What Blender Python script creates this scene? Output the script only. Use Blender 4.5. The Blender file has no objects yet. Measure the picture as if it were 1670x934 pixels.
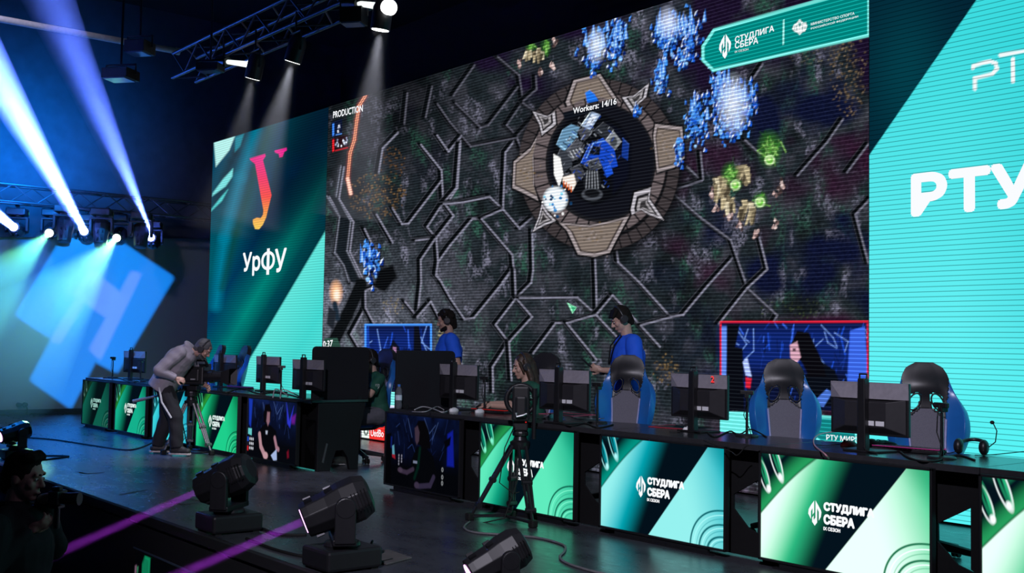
import bpy, math, random
import numpy as np
from mathutils import Vector, Matrix

R = math.radians
sc = bpy.context.scene
COL = sc.collection
random.seed(7)

# ------------------------------------------------------------------ camera
FPX = 1800.5
YAW, TILT, ROLL = 2.45749, .05405, .01847
CAM = Vector((9.2785, -5.9921, 1.4253))
fw = Vector((math.cos(YAW) * math.cos(TILT), math.sin(YAW) * math.cos(TILT), math.sin(TILT)))
_r = Vector((math.sin(YAW), -math.cos(YAW), 0))
_u = _r.cross(fw)
rt = _r * math.cos(ROLL) + _u * math.sin(ROLL)
up = _u * math.cos(ROLL) - _r * math.sin(ROLL)
cd = bpy.data.cameras.new('camera')
cd.sensor_width = 36
cd.lens = 36 * FPX / 1670
cd.clip_start = .05
cam = bpy.data.objects.new('camera', cd)
COL.objects.link(cam)
M3 = Matrix((rt, up, -fw)).transposed()
cam.matrix_world = Matrix.Translation(CAM) @ M3.to_4x4()
sc.camera = cam


def ray(px, py):
    return fw + rt * ((px - 835) / FPX) + up * ((467 - py) / FPX)


def at(px, py, axis, val):
    """the point of the plane <axis> = val seen at a pixel of the photograph"""
    d = ray(px, py)
    return CAM + d * ((val - CAM[axis]) / d[axis])


# ------------------------------------------------------------------ view, world
sc.view_settings.view_transform = 'Standard'
sc.view_settings.look = 'None'
sc.view_settings.exposure = 0.0
sc.view_settings.gamma = 1.0
sc.view_settings.use_curve_mapping = False
try:
    sc.cycles.use_denoising = True
    sc.cycles.max_bounces = 6
    sc.cycles.diffuse_bounces = 2
    sc.cycles.glossy_bounces = 3
    sc.cycles.transparent_max_bounces = 12
    sc.cycles.volume_bounces = 0
    sc.cycles.sample_clamp_indirect = 4.0
except Exception:
    pass
w = bpy.data.worlds.new('world')
sc.world = w
w.use_nodes = True
w.node_tree.nodes['Background'].inputs[0].default_value = (.010, .018, .045, 1)
w.node_tree.nodes['Background'].inputs[1].default_value = .22


def s2l(c):
    return tuple((x / 255 / 12.92) if x / 255 <= .04045 else ((x / 255 + .055) / 1.055) ** 2.4 for x in c)


def lamp(name, typ, loc, target=None, d=None, power=100, color=(1, 1, 1), **kw):
    ld = bpy.data.lights.new(name, typ)
    ld.energy = power
    ld.color = color
    for k, v in kw.items():
        setattr(ld, k, v)
    o = bpy.data.objects.new(name, ld)
    COL.objects.link(o)
    o.location = loc
    dd = Vector(d) if d is not None else Vector(target) - Vector(loc)
    o.rotation_euler = dd.to_track_quat('-Z', 'Y').to_euler()
    return o


# ---- front wash lamps, then added fills that have no seen source
XW = -12.2                     # plane of the pale wing wall
lamp('front_wash', 'SPOT', (9.5, -7.5, 6.5), (-4.4, .1, 1.25), power=3400, color=(.92, .80, 1), spot_size=R(13), spot_blend=.6, shadow_soft_size=.1)
lamp('front_wash', 'SPOT', (9.5, -7.5, 6.5), (2.4, .9, .9), power=3000, color=(.88, .84, 1), spot_size=R(44), spot_blend=.8, shadow_soft_size=.1)
lamp('blue_fill', 'SPOT', (-9.9, -.6, 4.30), (XW, -.4, 4.65), power=1900, color=(.002, .21, 1), spot_size=R(112), spot_blend=1.0, shadow_soft_size=.5)  # added, stands in for blue haze glow above the wing wall
lamp('blue_fill', 'SPOT', (-7.5, -3.0, 7.4), (-6.8, -1.3, 0), power=8500, color=(.004, .24, 1), spot_size=R(50), spot_blend=.9, shadow_soft_size=.3)  # added to turn the left stage floor blue, no such lamp seen
lamp('wing_fill', 'SPOT', (-4.5, -3.5, 6.5), (XW, 2.6, 1.6), power=300, color=(.72, .66, 1), spot_size=R(50), spot_blend=.7, shadow_soft_size=.3)  # unseen fill brightening the pale wing wall

# ---- gobo projector: two tilted blue frames with pale bars thrown on the wing wall
GL = Vector((-2.2, -2.3, 2.75))
gob = lamp('gobo_projector', 'SPOT', GL, Vector((XW, 1.0, 1.7)), power=11000, color=(1, 1, 1), spot_size=R(36), spot_blend=0, shadow_soft_size=.02)


class NX:
    """small expression builder for Math nodes"""
    def __init__(s, nt):
        s.nt = nt

    def m(s, op, a, b=None, c=None, clamp=False):
        n = s.nt.nodes.new('ShaderNodeMath')
        n.operation = op
        n.use_clamp = clamp
        for i, x in enumerate((a, b, c)):
            if x is None:
                continue
            if isinstance(x, (int, float)):
                n.inputs[i].default_value = x
            else:
                s.nt.links.new(x, n.inputs[i])
        return n.outputs[0]


def build_gobo():
    gob.data.use_nodes = True
    nt = gob.data.node_tree
    N = NX(nt)
    em = nt.nodes['Emission']
    tc = nt.nodes.new('ShaderNodeTexCoord')
    sep = nt.nodes.new('ShaderNodeSeparateXYZ')
    nt.links.new(tc.outputs['Normal'], sep.inputs[0])
    az = N.m('ABSOLUTE', sep.outputs[2])
    U = N.m('DIVIDE', sep.outputs[0], az)
    V = N.m('DIVIDE', sep.outputs[1], az)
    Mi = gob.rotation_euler.to_matrix().transposed()

    def uv(p):
        q = Mi @ (at(p[0], p[1], 0, XW) - GL)
        return (q.x / -q.z, q.y / -q.z)

    def poly(pts, soft=.006):
        q = [uv(p) for p in pts]
        ar = sum(q[i][0] * q[(i + 1) % len(q)][1] - q[(i + 1) % len(q)][0] * q[i][1] for i in range(len(q)))
        sgn = 1 if ar > 0 else -1
        acc = None
        for i in range(len(q)):
            (x0, y0), (x1, y1) = q[i], q[(i + 1) % len(q)]
            L = math.hypot(x1 - x0, y1 - y0)
            a, b = -(y1 - y0) / L * sgn, (x1 - x0) / L * sgn
            c = -(a * x0 + b * y0)
            d = N.m('MULTIPLY_ADD', U, a, N.m('MULTIPLY_ADD', V, b, c))
            acc = d if acc is None else N.m('SMOOTH_MIN', acc, d, .012)
        return N.m('MULTIPLY_ADD', acc, 1 / soft, .5, clamp=True)
    A = poly([(24, 514), (125, 345), (285, 452), (190, 612), (157, 594), (84, 559)])
    B = poly([(47, 620), (100, 520), (172, 560), (116, 668)])
    I1 = poly([(117, 480), (148, 438), (212, 488), (180, 524)])
    I2 = poly([(80, 556), (150, 440), (168, 446), (98, 562)])
    I3 = poly([(144, 570), (214, 440), (232, 446), (164, 588)])
    blue = N.m('MAXIMUM', A, B)
    pale = N.m('MULTIPLY', N.m('MAXIMUM', I1, N.m('MAXIMUM', I2, I3)), blue)
    mix = nt.nodes.new('ShaderNodeMix')
    mix.data_type = 'RGBA'
    nt.links.new(pale, mix.inputs[0])
    mix.inputs[6].default_value = (.006, .27, 1.0, 1)
    mix.inputs[7].default_value = (.13, .36, 1.25, 1)
    nt.links.new(mix.outputs[2], em.inputs[0])
    nt.links.new(blue, em.inputs[1])


build_gobo()

# ------------------------------------------------------------------ materials
MATS = {}


def pmat(name, col, rough=.5, metal=0.0, spec=.5, var=.25, scale=30, bump=0.0, alpha=None):
    """Principled material with a procedural noise variation of colour"""
    if name in MATS:
        return MATS[name]
    m = bpy.data.materials.new(name)
    m.use_nodes = True
    nt = m.node_tree
    b = nt.nodes['Principled BSDF']
    tc = nt.nodes.new('ShaderNodeTexCoord')
    nz = nt.nodes.new('ShaderNodeTexNoise')
    nz.inputs['Scale'].default_value = scale
    nz.inputs['Detail'].default_value = 4
    nt.links.new(tc.outputs['Object'], nz.inputs['Vector'])
    mx = nt.nodes.new('ShaderNodeMix')
    mx.data_type = 'RGBA'
    nt.links.new(nz.outputs[0], mx.inputs[0])
    mx.inputs[6].default_value = tuple(c * (1 - var) for c in col) + (1,)
    mx.inputs[7].default_value = tuple(min(1, c * (1 + var)) for c in col) + (1,)
    nt.links.new(mx.outputs[2], b.inputs['Base Color'])
    b.inputs['Roughness'].default_value = rough
    b.inputs['Metallic'].default_value = metal
    b.inputs['Specular IOR Level'].default_value = spec
    if bump:
        bp = nt.nodes.new('ShaderNodeBump')
        bp.inputs['Strength'].default_value = bump
        bp.inputs['Distance'].default_value = .01
        nt.links.new(nz.outputs[0], bp.inputs['Height'])
        nt.links.new(bp.outputs[0], b.inputs['Normal'])
    MATS[name] = m
    return m


def emat(name, col, strength=1.0):
    if name in MATS:
        return MATS[name]
    m = bpy.data.materials.new(name)
    m.use_nodes = True
    nt = m.node_tree
    nt.nodes.clear()
    e = nt.nodes.new('ShaderNodeEmission')
    o = nt.nodes.new('ShaderNodeOutputMaterial')
    e.inputs[0].default_value = tuple(col) + (1,)
    e.inputs[1].default_value = strength
    nt.links.new(e.outputs[0], o.inputs[0])
    try:
        m.cycles.emission_sampling = 'NONE'
    except Exception:
        pass
    MATS[name] = m
    return m


def led_mat(name, strength=1.0, pitch=.042, duty=.2, line=.55, add=(0, 0, 0)):
    """LED module surface: picture colours with thin module rows running through them"""
    m = bpy.data.materials.new(name)
    m.use_nodes = True
    nt = m.node_tree
    nt.nodes.clear()
    N = NX(nt)
    a = nt.nodes.new('ShaderNodeAttribute')
    a.attribute_name = 'picture'
    e = nt.nodes.new('ShaderNodeEmission')
    o = nt.nodes.new('ShaderNodeOutputMaterial')
    if pitch:
        tc = nt.nodes.new('ShaderNodeTexCoord')
        sep = nt.nodes.new('ShaderNodeSeparateXYZ')
        nt.links.new(tc.outputs['Object'], sep.inputs[0])
        f = N.m('FRACT', N.m('MULTIPLY', sep.outputs[2], 1 / pitch))
        on = N.m('LESS_THAN', f, duty)
        k = N.m('MULTIPLY_ADD', on, line - 1, 1.0)
        vm = nt.nodes.new('ShaderNodeVectorMath')
        vm.operation = 'SCALE'
        nt.links.new(a.outputs['Color'], vm.inputs[0])
        nt.links.new(k, vm.inputs['Scale'])
        out = vm.outputs[0]
        if any(add):
            v2 = nt.nodes.new('ShaderNodeVectorMath')
            v2.operation = 'SCALE'
            v2.inputs[0].default_value = add
            nt.links.new(on, v2.inputs['Scale'])
            v3 = nt.nodes.new('ShaderNodeVectorMath')
            v3.operation = 'ADD'
            nt.links.new(out, v3.inputs[0])
            nt.links.new(v2.outputs[0], v3.inputs[1])
            out = v3.outputs[0]
        nt.links.new(out, e.inputs[0])
    else:
        nt.links.new(a.outputs['Color'], e.inputs[0])
    e.inputs[1].default_value = strength
    nt.links.new(e.outputs[0], o.inputs[0])
    try:
        m.cycles.emission_sampling = 'NONE'
    except Exception:
        pass
    return m


def haze_mat(name, dens, col=(1, 1, 1), aniso=0.0):
    m = bpy.data.materials.new(name)
    m.use_nodes = True
    nt = m.node_tree
    nt.nodes.clear()
    v = nt.nodes.new('ShaderNodeVolumeScatter')
    v.inputs['Color'].default_value = tuple(col) + (1,)
    v.inputs['Density'].default_value = dens
    v.inputs['Anisotropy'].default_value = aniso
    o = nt.nodes.new('ShaderNodeOutputMaterial')
    nt.links.new(v.outputs[0], o.inputs['Volume'])
    return m


BLACK = pmat('black_plastic', (.011, .011, .013), .42)
MATTE = pmat('matte_black', (.007, .007, .008), .8, spec=.2)
METAL = pmat('dark_metal', (.03, .03, .035), .35, .6)
GREYM = pmat('grey_metal', (.16, .16, .17), .4, .7)
RUBBER = pmat('rubber', (.010, .010, .010), .7, spec=.3)


# ------------------------------------------------------------------ geometry helpers
class MB:
    def __init__(s):
        s.v = []
        s.f = []

    def add(s, vs, fs, M=None):
        k = len(s.v)
        s.v += [tuple(M @ Vector(p)) if M is not None else tuple(p) for p in vs]
        s.f += [tuple(i + k for i in f) for f in fs]
        return s

    def box(s, c, d, M=None):
        x, y, z = c
        a, b, e = d[0] / 2, d[1] / 2, d[2] / 2
        vs = [(x + i * a, y + j * b, z + k * e) for k in (-1, 1) for j in (-1, 1) for i in (-1, 1)]
        return s.add(vs, [(0, 2, 3, 1), (4, 5, 7, 6), (0, 1, 5, 4), (2, 6, 7, 3), (0, 4, 6, 2), (1, 3, 7, 5)], M)

    def cone(s, p0, p1, r0, r1=None, n=16, M=None, sx=1.0, side=None):
        p0, p1 = Vector(p0), Vector(p1)
        r1 = r0 if r1 is None else r1
        d = (p1 - p0).normalized()
        if side is None:
            a = d.orthogonal().normalized()
        else:
            a = (Vector(side) - d * d.dot(Vector(side))).normalized()
        b = d.cross(a)
        vs = []
        for p, r in ((p0, r0), (p1, r1)):
            for i in range(n):
                t = 2 * math.pi * i / n
                vs.append(p + a * (r * sx * math.cos(t)) + b * (r * math.sin(t)))
        fs = [(i, (i + 1) % n, n + (i + 1) % n, n + i) for i in range(n)]
        fs += [tuple(range(n - 1, -1, -1)), tuple(range(n, 2 * n))]
        return s.add(vs, fs, M)

    def tube(s, pts, r, n=8, M=None, closed=False):
        pts = [Vector(p) for p in pts]
        m = len(pts)
        vs = []
        a = None
        for i, p in enumerate(pts):
            q0 = pts[i - 1] if (i > 0 or closed) else p
            q1 = pts[(i + 1) % m] if (i < m - 1 or closed) else p
            d = (q1 - q0).normalized()
            if a is None:
                a = d.orthogonal().normalized()
            a = (a - d * d.dot(a))
            a = a.normalized() if a.length > 1e-6 else d.orthogonal().normalized()
            b = d.cross(a)
            for k in range(n):
                t = 2 * math.pi * k / n
                vs.append(p + a * (r * math.cos(t)) + b * (r * math.sin(t)))
        fs = []
        for i in range(m if closed else m - 1):
            j = (i + 1) % m
            fs += [(i * n + k, i * n + (k + 1) % n, j * n + (k + 1) % n, j * n + k) for k in range(n)]
        if not closed:
            fs += [tuple(range(n - 1, -1, -1)), tuple((m - 1) * n + k for k in range(n))]
        return s.add(vs, fs, M)

    def lathe(s, prof, n=24, M=None):
        vs, fs = [], []
        for (r, z) in prof:
            for k in range(n):
                t = 2 * math.pi * (k + .5) / n
                vs.append((r * math.cos(t), r * math.sin(t), z))
        for i in range(len(prof) - 1):
            fs += [(i * n + k, i * n + (k + 1) % n, (i + 1) * n + (k + 1) % n, (i + 1) * n + k) for k in range(n)]
        fs += [tuple(range(n - 1, -1, -1)), tuple((len(prof) - 1) * n + k for k in range(n))]
        return s.add(vs, fs, M)

    def prism(s, poly, h0, h1, M=None):
        """polygon in local XY pulled along local Z"""
        n = len(poly)
        vs = [(x, y, h0) for x, y in poly] + [(x, y, h1) for x, y in poly]
        fs = [(i, (i + 1) % n, n + (i + 1) % n, n + i) for i in range(n)]
        fs += [tuple(range(n - 1, -1, -1)), tuple(range(n, 2 * n))]
        return s.add(vs, fs, M)

    def ell(s, c, rad, M=None, nu=16, nv=10, axes=None):
        c = Vector(c)
        ax = axes or (Vector((1, 0, 0)), Vector((0, 1, 0)), Vector((0, 0, 1)))
        vs = [c + ax[2] * rad[2]]
        for j in range(1, nv):
            ph = math.pi * j / nv
            for i in range(nu):
                t = 2 * math.pi * i / nu
                vs.append(c + ax[0] * (rad[0] * math.sin(ph) * math.cos(t)) + ax[1] * (rad[1] * math.sin(ph) * math.sin(t)) + ax[2] * (rad[2] * math.cos(ph)))
        vs.append(c - ax[2] * rad[2])
        fs = [(0, 1 + i, 1 + (i + 1) % nu) for i in range(nu)]
        for j in range(nv - 2):
            a, b = 1 + j * nu, 1 + (j + 1) * nu
            fs += [(a + i, b + i, b + (i + 1) % nu, a + (i + 1) % nu) for i in range(nu)]
        a = 1 + (nv - 2) * nu
        fs += [(a + i, len(vs) - 1, a + (i + 1) % nu) for i in range(nu)]
        return s.add(vs, fs, M)

    def cap(s, p0, p1, r0, r1=None, n=14, M=None):
        """tapered limb with round ends"""
        r1 = r0 if r1 is None else r1
        s.cone(p0, p1, r0, r1, n, M)
        s.ell(p0, (r0,) * 3, M, n, 8)
        s.ell(p1, (r1,) * 3, M, n, 8)
        return s

    def mesh(s, name):
        me = bpy.data.meshes.new(name)
        me.from_pydata(s.v, [], s.f)
        me.update()
        return me

    def build(s, name, mat=None, parent=None, smooth=None, bevel=0, loc=None, rot=None, voxel=0, relax=0, noise=None):
        o = bpy.data.objects.new(name, s.mesh(name))
        COL.objects.link(o)
        if mat is not None:
            o.data.materials.append(mat)
        if voxel:
            r = o.modifiers.new('r', 'REMESH')
            r.mode = 'VOXEL'
            r.voxel_size = voxel
            if relax:
                q = o.modifiers.new('s', 'SMOOTH')
                q.factor = .5
                q.iterations = relax
            dg = bpy.context.evaluated_depsgraph_get()
            me = bpy.data.meshes.new_from_object(o.evaluated_get(dg))
            old = o.data
            o.modifiers.clear()
            o.data = me
            bpy.data.meshes.remove(old)
            me.name = name
            if mat is not None and not me.materials:
                me.materials.append(mat)
            if noise:
                nv = len(me.vertices)
                co = np.empty(nv * 3)
                me.vertices.foreach_get('co', co)
                no = np.empty(nv * 3)
                me.vertices.foreach_get('normal', no)
                co = co.reshape(-1, 3)
                no = no.reshape(-1, 3)
                f, amp = noise
                h = np.sin(co[:, 0] * f + 2 * np.sin(co[:, 2] * f * .7)) * np.sin(co[:, 1] * f * 1.1 + co[:, 2] * f * .5)
                me.vertices.foreach_set('co', (co + no * (h * amp)[:, None]).ravel())
            smooth = 180 if smooth is None else smooth
        if smooth:
            me = o.data
            me.polygons.foreach_set('use_smooth', [True] * len(me.polygons))
            if smooth < 180:
                try:
                    me.set_sharp_from_angle(angle=R(smooth))
                except Exception:
                    pass
        if bevel:
            b = o.modifiers.new('bevel', 'BEVEL')
            b.width = bevel
            b.segments = 2
            b.limit_method = 'ANGLE'
        if parent is not None:
            o.parent = parent
        if loc is not None:
            o.location = loc
        if rot is not None:
            o.rotation_euler = rot
        return o


def tag(o, label=None, cat=None, group=None, kind=None):
    if label:
        o['label'] = label
    if cat:
        o['category'] = cat
    if group:
        o['group'] = group
    if kind:
        o['kind'] = kind
    return o


def thing(name, label, cat, loc=(0, 0, 0), rz=0.0, group=None):
    o = bpy.data.objects.new(name, None)
    COL.objects.link(o)
    o.empty_display_size = .1
    o.location = loc
    o.rotation_euler = (0, 0, rz)
    return tag(o, label, cat, group)


def kids(o):
    return [c for c in bpy.data.objects if c.parent is o]


def copy_tree(o, parent=None):
    c = o.copy()
    COL.objects.link(c)
    if parent is not None:
        c.parent = parent
    for ch in kids(o):
        copy_tree(ch, c)
    return c


def place(proto, first, loc, rz, label, group=None):
    o = proto if first else copy_tree(proto)
    o.location = loc
    o.rotation_euler = (0, 0, rz)
    o['label'] = label
    if group:
        o['group'] = group
    return o


def text_geo(s, bold=0.0):
    """flat letter shapes of a line of text scaled to unit height, from (0,0)"""
    cu = bpy.data.curves.new('t', 'FONT')
    cu.body = s
    cu.size = 1
    cu.offset = bold
    cu.resolution_u = 3
    o = bpy.data.objects.new('t', cu)
    COL.objects.link(o)
    dg = bpy.context.evaluated_depsgraph_get()
    dg.update()
    me = bpy.data.meshes.new_from_object(o.evaluated_get(dg))
    vs = [tuple(v.co) for v in me.vertices]
    fs = [tuple(p.vertices) for p in me.polygons]
    bpy.data.objects.remove(o)
    bpy.data.curves.remove(cu)
    bpy.data.meshes.remove(me)
    x0 = min(v[0] for v in vs)
    x1 = max(v[0] for v in vs)
    y0 = min(v[1] for v in vs)
    y1 = max(v[1] for v in vs)
    return [((v[0] - x0) / (x1 - x0), (v[1] - y0) / (y1 - y0)) for v in vs], fs


def put_text(mb, s, x0, z0, wd, ht, y=0.0, bold=.02, M=None, shear=0.0, rise=0.0):
    """text in the XZ plane, reading along +X"""
    vs, fs = text_geo(s, 0.0)
    k = bold * ht
    sh = [(0, 0)] if not bold else [(k * math.cos(t * math.pi / 4), k * math.sin(t * math.pi / 4)) for t in range(8)]
    for i, (dx, dz) in enumerate(sh):        # a heavier face: the letter shapes spread by their stroke gain
        mb.add([(x0 + k + a * (wd - 2 * k) + shear * b * ht + dx, y - i * .00008, z0 + k + b * (ht - 2 * k) + dz + rise * a * wd) for a, b in vs], fs, M)
    return mb


# ------------------------------------------------------------------ picture rasters
def vnoise(X, Y, seed=0, oct=3):
    rng = np.random.RandomState(seed)
    T = rng.rand(256, 256).astype(np.float32)
    out = np.zeros_like(X, dtype=np.float32)
    amp, tot, f = 1.0, 0, 1.0
    for _ in range(oct):
        x, y = X * f, Y * f
        xi, yi = np.floor(x).astype(int), np.floor(y).astype(int)
        u, v = x - xi, y - yi
        u, v = u * u * (3 - 2 * u), v * v * (3 - 2 * v)
        a, b = T[yi % 256, xi % 256], T[yi % 256, (xi + 1) % 256]
        c, d = T[(yi + 1) % 256, xi % 256], T[(yi + 1) % 256, (xi + 1) % 256]
        out += amp * ((a * (1 - u) + b * u) * (1 - v) + (c * (1 - u) + d * u) * v)
        tot += amp
        amp *= .5
        f *= 2.03
    return out / tot


class Pic:
    """raster over sample positions X, Y (any plane coordinates)"""
    def __init__(s, X, Y):
        s.X, s.Y = X.astype(np.float32), Y.astype(np.float32)
        s.c = np.zeros(X.shape + (3,), np.float32)

    def fill(s, col):
        s.c[...] = col

    def mix(s, m, col):
        m = np.clip(m, 0, 1)[..., None]
        s.c = s.c * (1 - m) + np.asarray(col, np.float32) * m

    def addc(s, m, col):
        s.c += np.clip(m, 0, None)[..., None] * np.asarray(col, np.float32)

    def _bb(s, pts, pad):
        xs = [p[0] for p in pts]
        ys = [p[1] for p in pts]
        k = (s.X > min(xs) - pad) & (s.X < max(xs) + pad) & (s.Y > min(ys) - pad) & (s.Y < max(ys) + pad)
        return np.nonzero(k)

    def _apply(s, idx, m, col):
        m = np.clip(m, 0, 1)[:, None]
        s.c[idx] = s.c[idx] * (1 - m) + np.asarray(col, np.float32) * m

    def line(s, pts, wd, col, soft=1.0, a=1.0, dx=0.0, dy=0.0):
        for (x0, y0), (x1, y1) in zip(pts[:-1], pts[1:]):
            x0, x1, y0, y1 = x0 + dx, x1 + dx, y0 + dy, y1 + dy
            idx = s._bb([(x0, y0), (x1, y1)], wd + soft)
            x, y = s.X[idx], s.Y[idx]
            L2 = (x1 - x0) ** 2 + (y1 - y0) ** 2 + 1e-9
            t = np.clip(((x - x0) * (x1 - x0) + (y - y0) * (y1 - y0)) / L2, 0, 1)
            d = np.hypot(x - x0 - t * (x1 - x0), y - y0 - t * (y1 - y0))
            s._apply(idx, a * (wd / 2 + soft / 2 - d) / soft, col)

    def poly(s, pts, col, soft=1.0, a=1.0):
        idx = s._bb(pts, soft)
        x, y = s.X[idx], s.Y[idx]
        ins = np.zeros(x.shape, bool)
        dm = np.full(x.shape, 1e9, np.float32)
        n = len(pts)
        for i in range(n):
            (x0, y0), (x1, y1) = pts[i], pts[(i + 1) % n]
            c = (y0 > y) != (y1 > y)
            with np.errstate(divide='ignore', invalid='ignore'):
                ins ^= c & (x < (x1 - x0) * (y - y0) / ((y1 - y0) if y1 != y0 else 1e-9) + x0)
            L2 = (x1 - x0) ** 2 + (y1 - y0) ** 2 + 1e-9
            t = np.clip(((x - x0) * (x1 - x0) + (y - y0) * (y1 - y0)) / L2, 0, 1)
            dm = np.minimum(dm, np.hypot(x - x0 - t * (x1 - x0), y - y0 - t * (y1 - y0)))
        d = np.where(ins, dm, -dm)
        s._apply(idx, a * (d / soft + .5), col)

    def ell(s, c, r, col, soft=1.0, a=1.0, rot=0.0):
        rm = max(r)
        idx = s._bb([c], rm + soft)
        x, y = s.X[idx] - c[0], s.Y[idx] - c[1]
        cs, sn = math.cos(rot), math.sin(rot)
        p, q = x * cs + y * sn, -x * sn + y * cs
        d = (1 - np.hypot(p / r[0], q / r[1])) * min(r)
        s._apply(idx, a * (d / soft + .5), col)


def display(name, parent, x0, z0, wd, ht, nx, ny, colors, mat, y=0.0):
    """flat emitting surface in the parent's XZ plane carrying the raster as its picture"""
    gx, gz = np.meshgrid(np.linspace(x0, x0 + wd, nx), np.linspace(z0, z0 + ht, ny))
    co = np.stack([gx, np.full_like(gx, y), gz], -1).reshape(-1, 3).astype(np.float32)
    i = (np.arange(ny - 1)[:, None] * nx + np.arange(nx - 1)[None]).ravel()
    q = np.stack([i, i + 1, i + nx + 1, i + nx], -1).astype(np.int32)
    me = bpy.data.meshes.new(name)
    me.vertices.add(len(co))
    me.vertices.foreach_set('co', co.ravel())
    me.loops.add(q.size)
    me.loops.foreach_set('vertex_index', q.ravel())
    me.polygons.add(len(q))
    me.polygons.foreach_set('loop_start', np.arange(len(q), dtype=np.int32) * 4)
    me.update(calc_edges=True)
    at_ = me.color_attributes.new('picture', 'FLOAT_COLOR', 'POINT')
    rgba = np.ones((len(co), 4), np.float32)
    rgba[:, :3] = np.clip(colors.reshape(-1, 3), 0, 4)
    at_.data.foreach_set('color', rgba.ravel())
    me.materials.append(mat)
    o = bpy.data.objects.new(name, me)
    COL.objects.link(o)
    o.parent = parent
    return o


def grid(x0, z0, wd, ht, nx, ny):
    return np.meshgrid(np.linspace(x0, x0 + wd, nx), np.linspace(z0, z0 + ht, ny))


def to_px(X, Y, Z):
    dx, dy, dz = X - CAM.x, Y - CAM.y, Z - CAM.z
    z = dx * fw.x + dy * fw.y + dz * fw.z
    return 835 + FPX * (dx * rt.x + dy * rt.y + dz * rt.z) / z, 467 - FPX * (dx * up.x + dy * up.y + dz * up.z) / z


L = s2l
# ================================================================== STRUCTURE
YS = 2.798                      # face of the LED wall
ZT = 5.214                      # its top edge
XA, XB, XC, XD = -10.636, -6.252, 3.603, 7.99
YE = -2.515                     # front edge of the stage


def floor_material():
    m = bpy.data.materials.new('stage_floor')
    m.use_nodes = True
    nt = m.node_tree
    b = nt.nodes['Principled BSDF']
    tc = nt.nodes.new('ShaderNodeTexCoord')
    mp = nt.nodes.new('ShaderNodeMapping')
    mp.inputs['Scale'].default_value = (1.0, 2.2, 1)
    nt.links.new(tc.outputs['Object'], mp.inputs[0])
    n1 = nt.nodes.new('ShaderNodeTexNoise')
    n1.inputs['Scale'].default_value = 1.6
    n1.inputs['Detail'].default_value = 8
    n1.inputs['Roughness'].default_value = .65
    nt.links.new(mp.outputs[0], n1.inputs['Vector'])
    n2 = nt.nodes.new('ShaderNodeTexNoise')
    n2.inputs['Scale'].default_value = 9
    n2.inputs['Detail'].default_value = 6
    nt.links.new(mp.outputs[0], n2.inputs['Vector'])
    cr = nt.nodes.new('ShaderNodeValToRGB')
    cr.color_ramp.elements[0].position = .35
    cr.color_ramp.elements[0].color = (.034, .036, .046, 1)
    cr.color_ramp.elements[1].position = .72
    cr.color_ramp.elements[1].color = (.070, .073, .088, 1)
    nt.links.new(n1.outputs[0], cr.inputs[0])
    nt.links.new(cr.outputs[0], b.inputs['Base Color'])
    N = NX(nt)
    r = N.m('MULTIPLY_ADD', n2.outputs[0], .20, N.m('MULTIPLY_ADD', n1.outputs[0], .22, .09))
    nt.links.new(r, b.inputs['Roughness'])
    b.inputs['Specular IOR Level'].default_value = .8
    bp = nt.nodes.new('ShaderNodeBump')
    bp.inputs['Strength'].default_value = .05
    bp.inputs['Distance'].default_value = .006
    nt.links.new(n2.outputs[0], bp.inputs['Height'])
    nt.links.new(bp.outputs[0], b.inputs['Normal'])
    return m


def struct(o):
    o['kind'] = 'structure'
    return o


mb = MB()
mb.box((-2, (YE + 6.5) / 2, -.05), (21.5, 6.5 - YE, .1))
struct(mb.build('floor', floor_material()))
mb = MB()
mb.box((-2, YE - .012, -.54), (21.5, .024, .88))
mb.box((-2, YE - .02, -.035), (21.5, .05, .07))
struct(mb.build('trim_stage_front', pmat('stage_skirt', (.012, .012, .014), .8)))
mb = MB()
mb.box((-2, -7.5, -1.05), (21.5, 10.2, .1))
struct(mb.build('floor_pit', pmat('pit_floor', (.012, .012, .014), .7)))
# wing wall: pale lower part, black masking above
mb = MB()
mb.box((XW - .06, 2.0, 1.75), (.12, 9.0, 3.5))
struct(mb.build('wall_left', pmat('wing_paint', (.36, .37, .40), .85, var=.06, scale=60, bump=.15)))
mb = MB()
mb.add([(XW + .02, -2.5, 3.10), (XW + .02, 6.4, 3.72), (XW + .02, 6.4, 8), (XW + .02, -2.5, 8),
        (XW + .10, -2.5, 3.10), (XW + .10, 6.4, 3.72), (XW + .10, 6.4, 8), (XW + .10, -2.5, 8)],
       [(0, 1, 2, 3), (4, 7, 6, 5), (0, 4, 5, 1), (2, 6, 7, 3), (1, 5, 6, 2), (0, 3, 7, 4)])
o = mb.build('wall_left_upper', pmat('masking_cloth', (.055, .06, .07), .95, var=.35, scale=4))
struct(o)
mb = MB()
mb.box((-2, 6.45, 3.5), (21, .1, 9))
struct(mb.build('wall_back', pmat('back_cloth', (.012, .012, .014), .95)))
mb = MB()
mb.box((-2, -1, 8.05), (21.5, 16, .1))
struct(mb.build('ceiling', pmat('black_ceiling', (.006, .006, .007), .95)))
mb = MB()
for k in range(2):
    mb.box((XW + .03 + .02 * k, 2.0, .05 - .03 * k), (.02 + .03 * k, 8.8, .10 - .06 * k))
struct(mb.build('baseboard_left', pmat('skirting', (.03, .03, .035), .6)))

# ================================================================== LED SCREENS
WHITE = emat('lettering_white', (.95, .97, 1), 1.0)


def wz(px, py, y=YS):
    p = at(px, py, 1, y)
    return p.x, p.z


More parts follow.
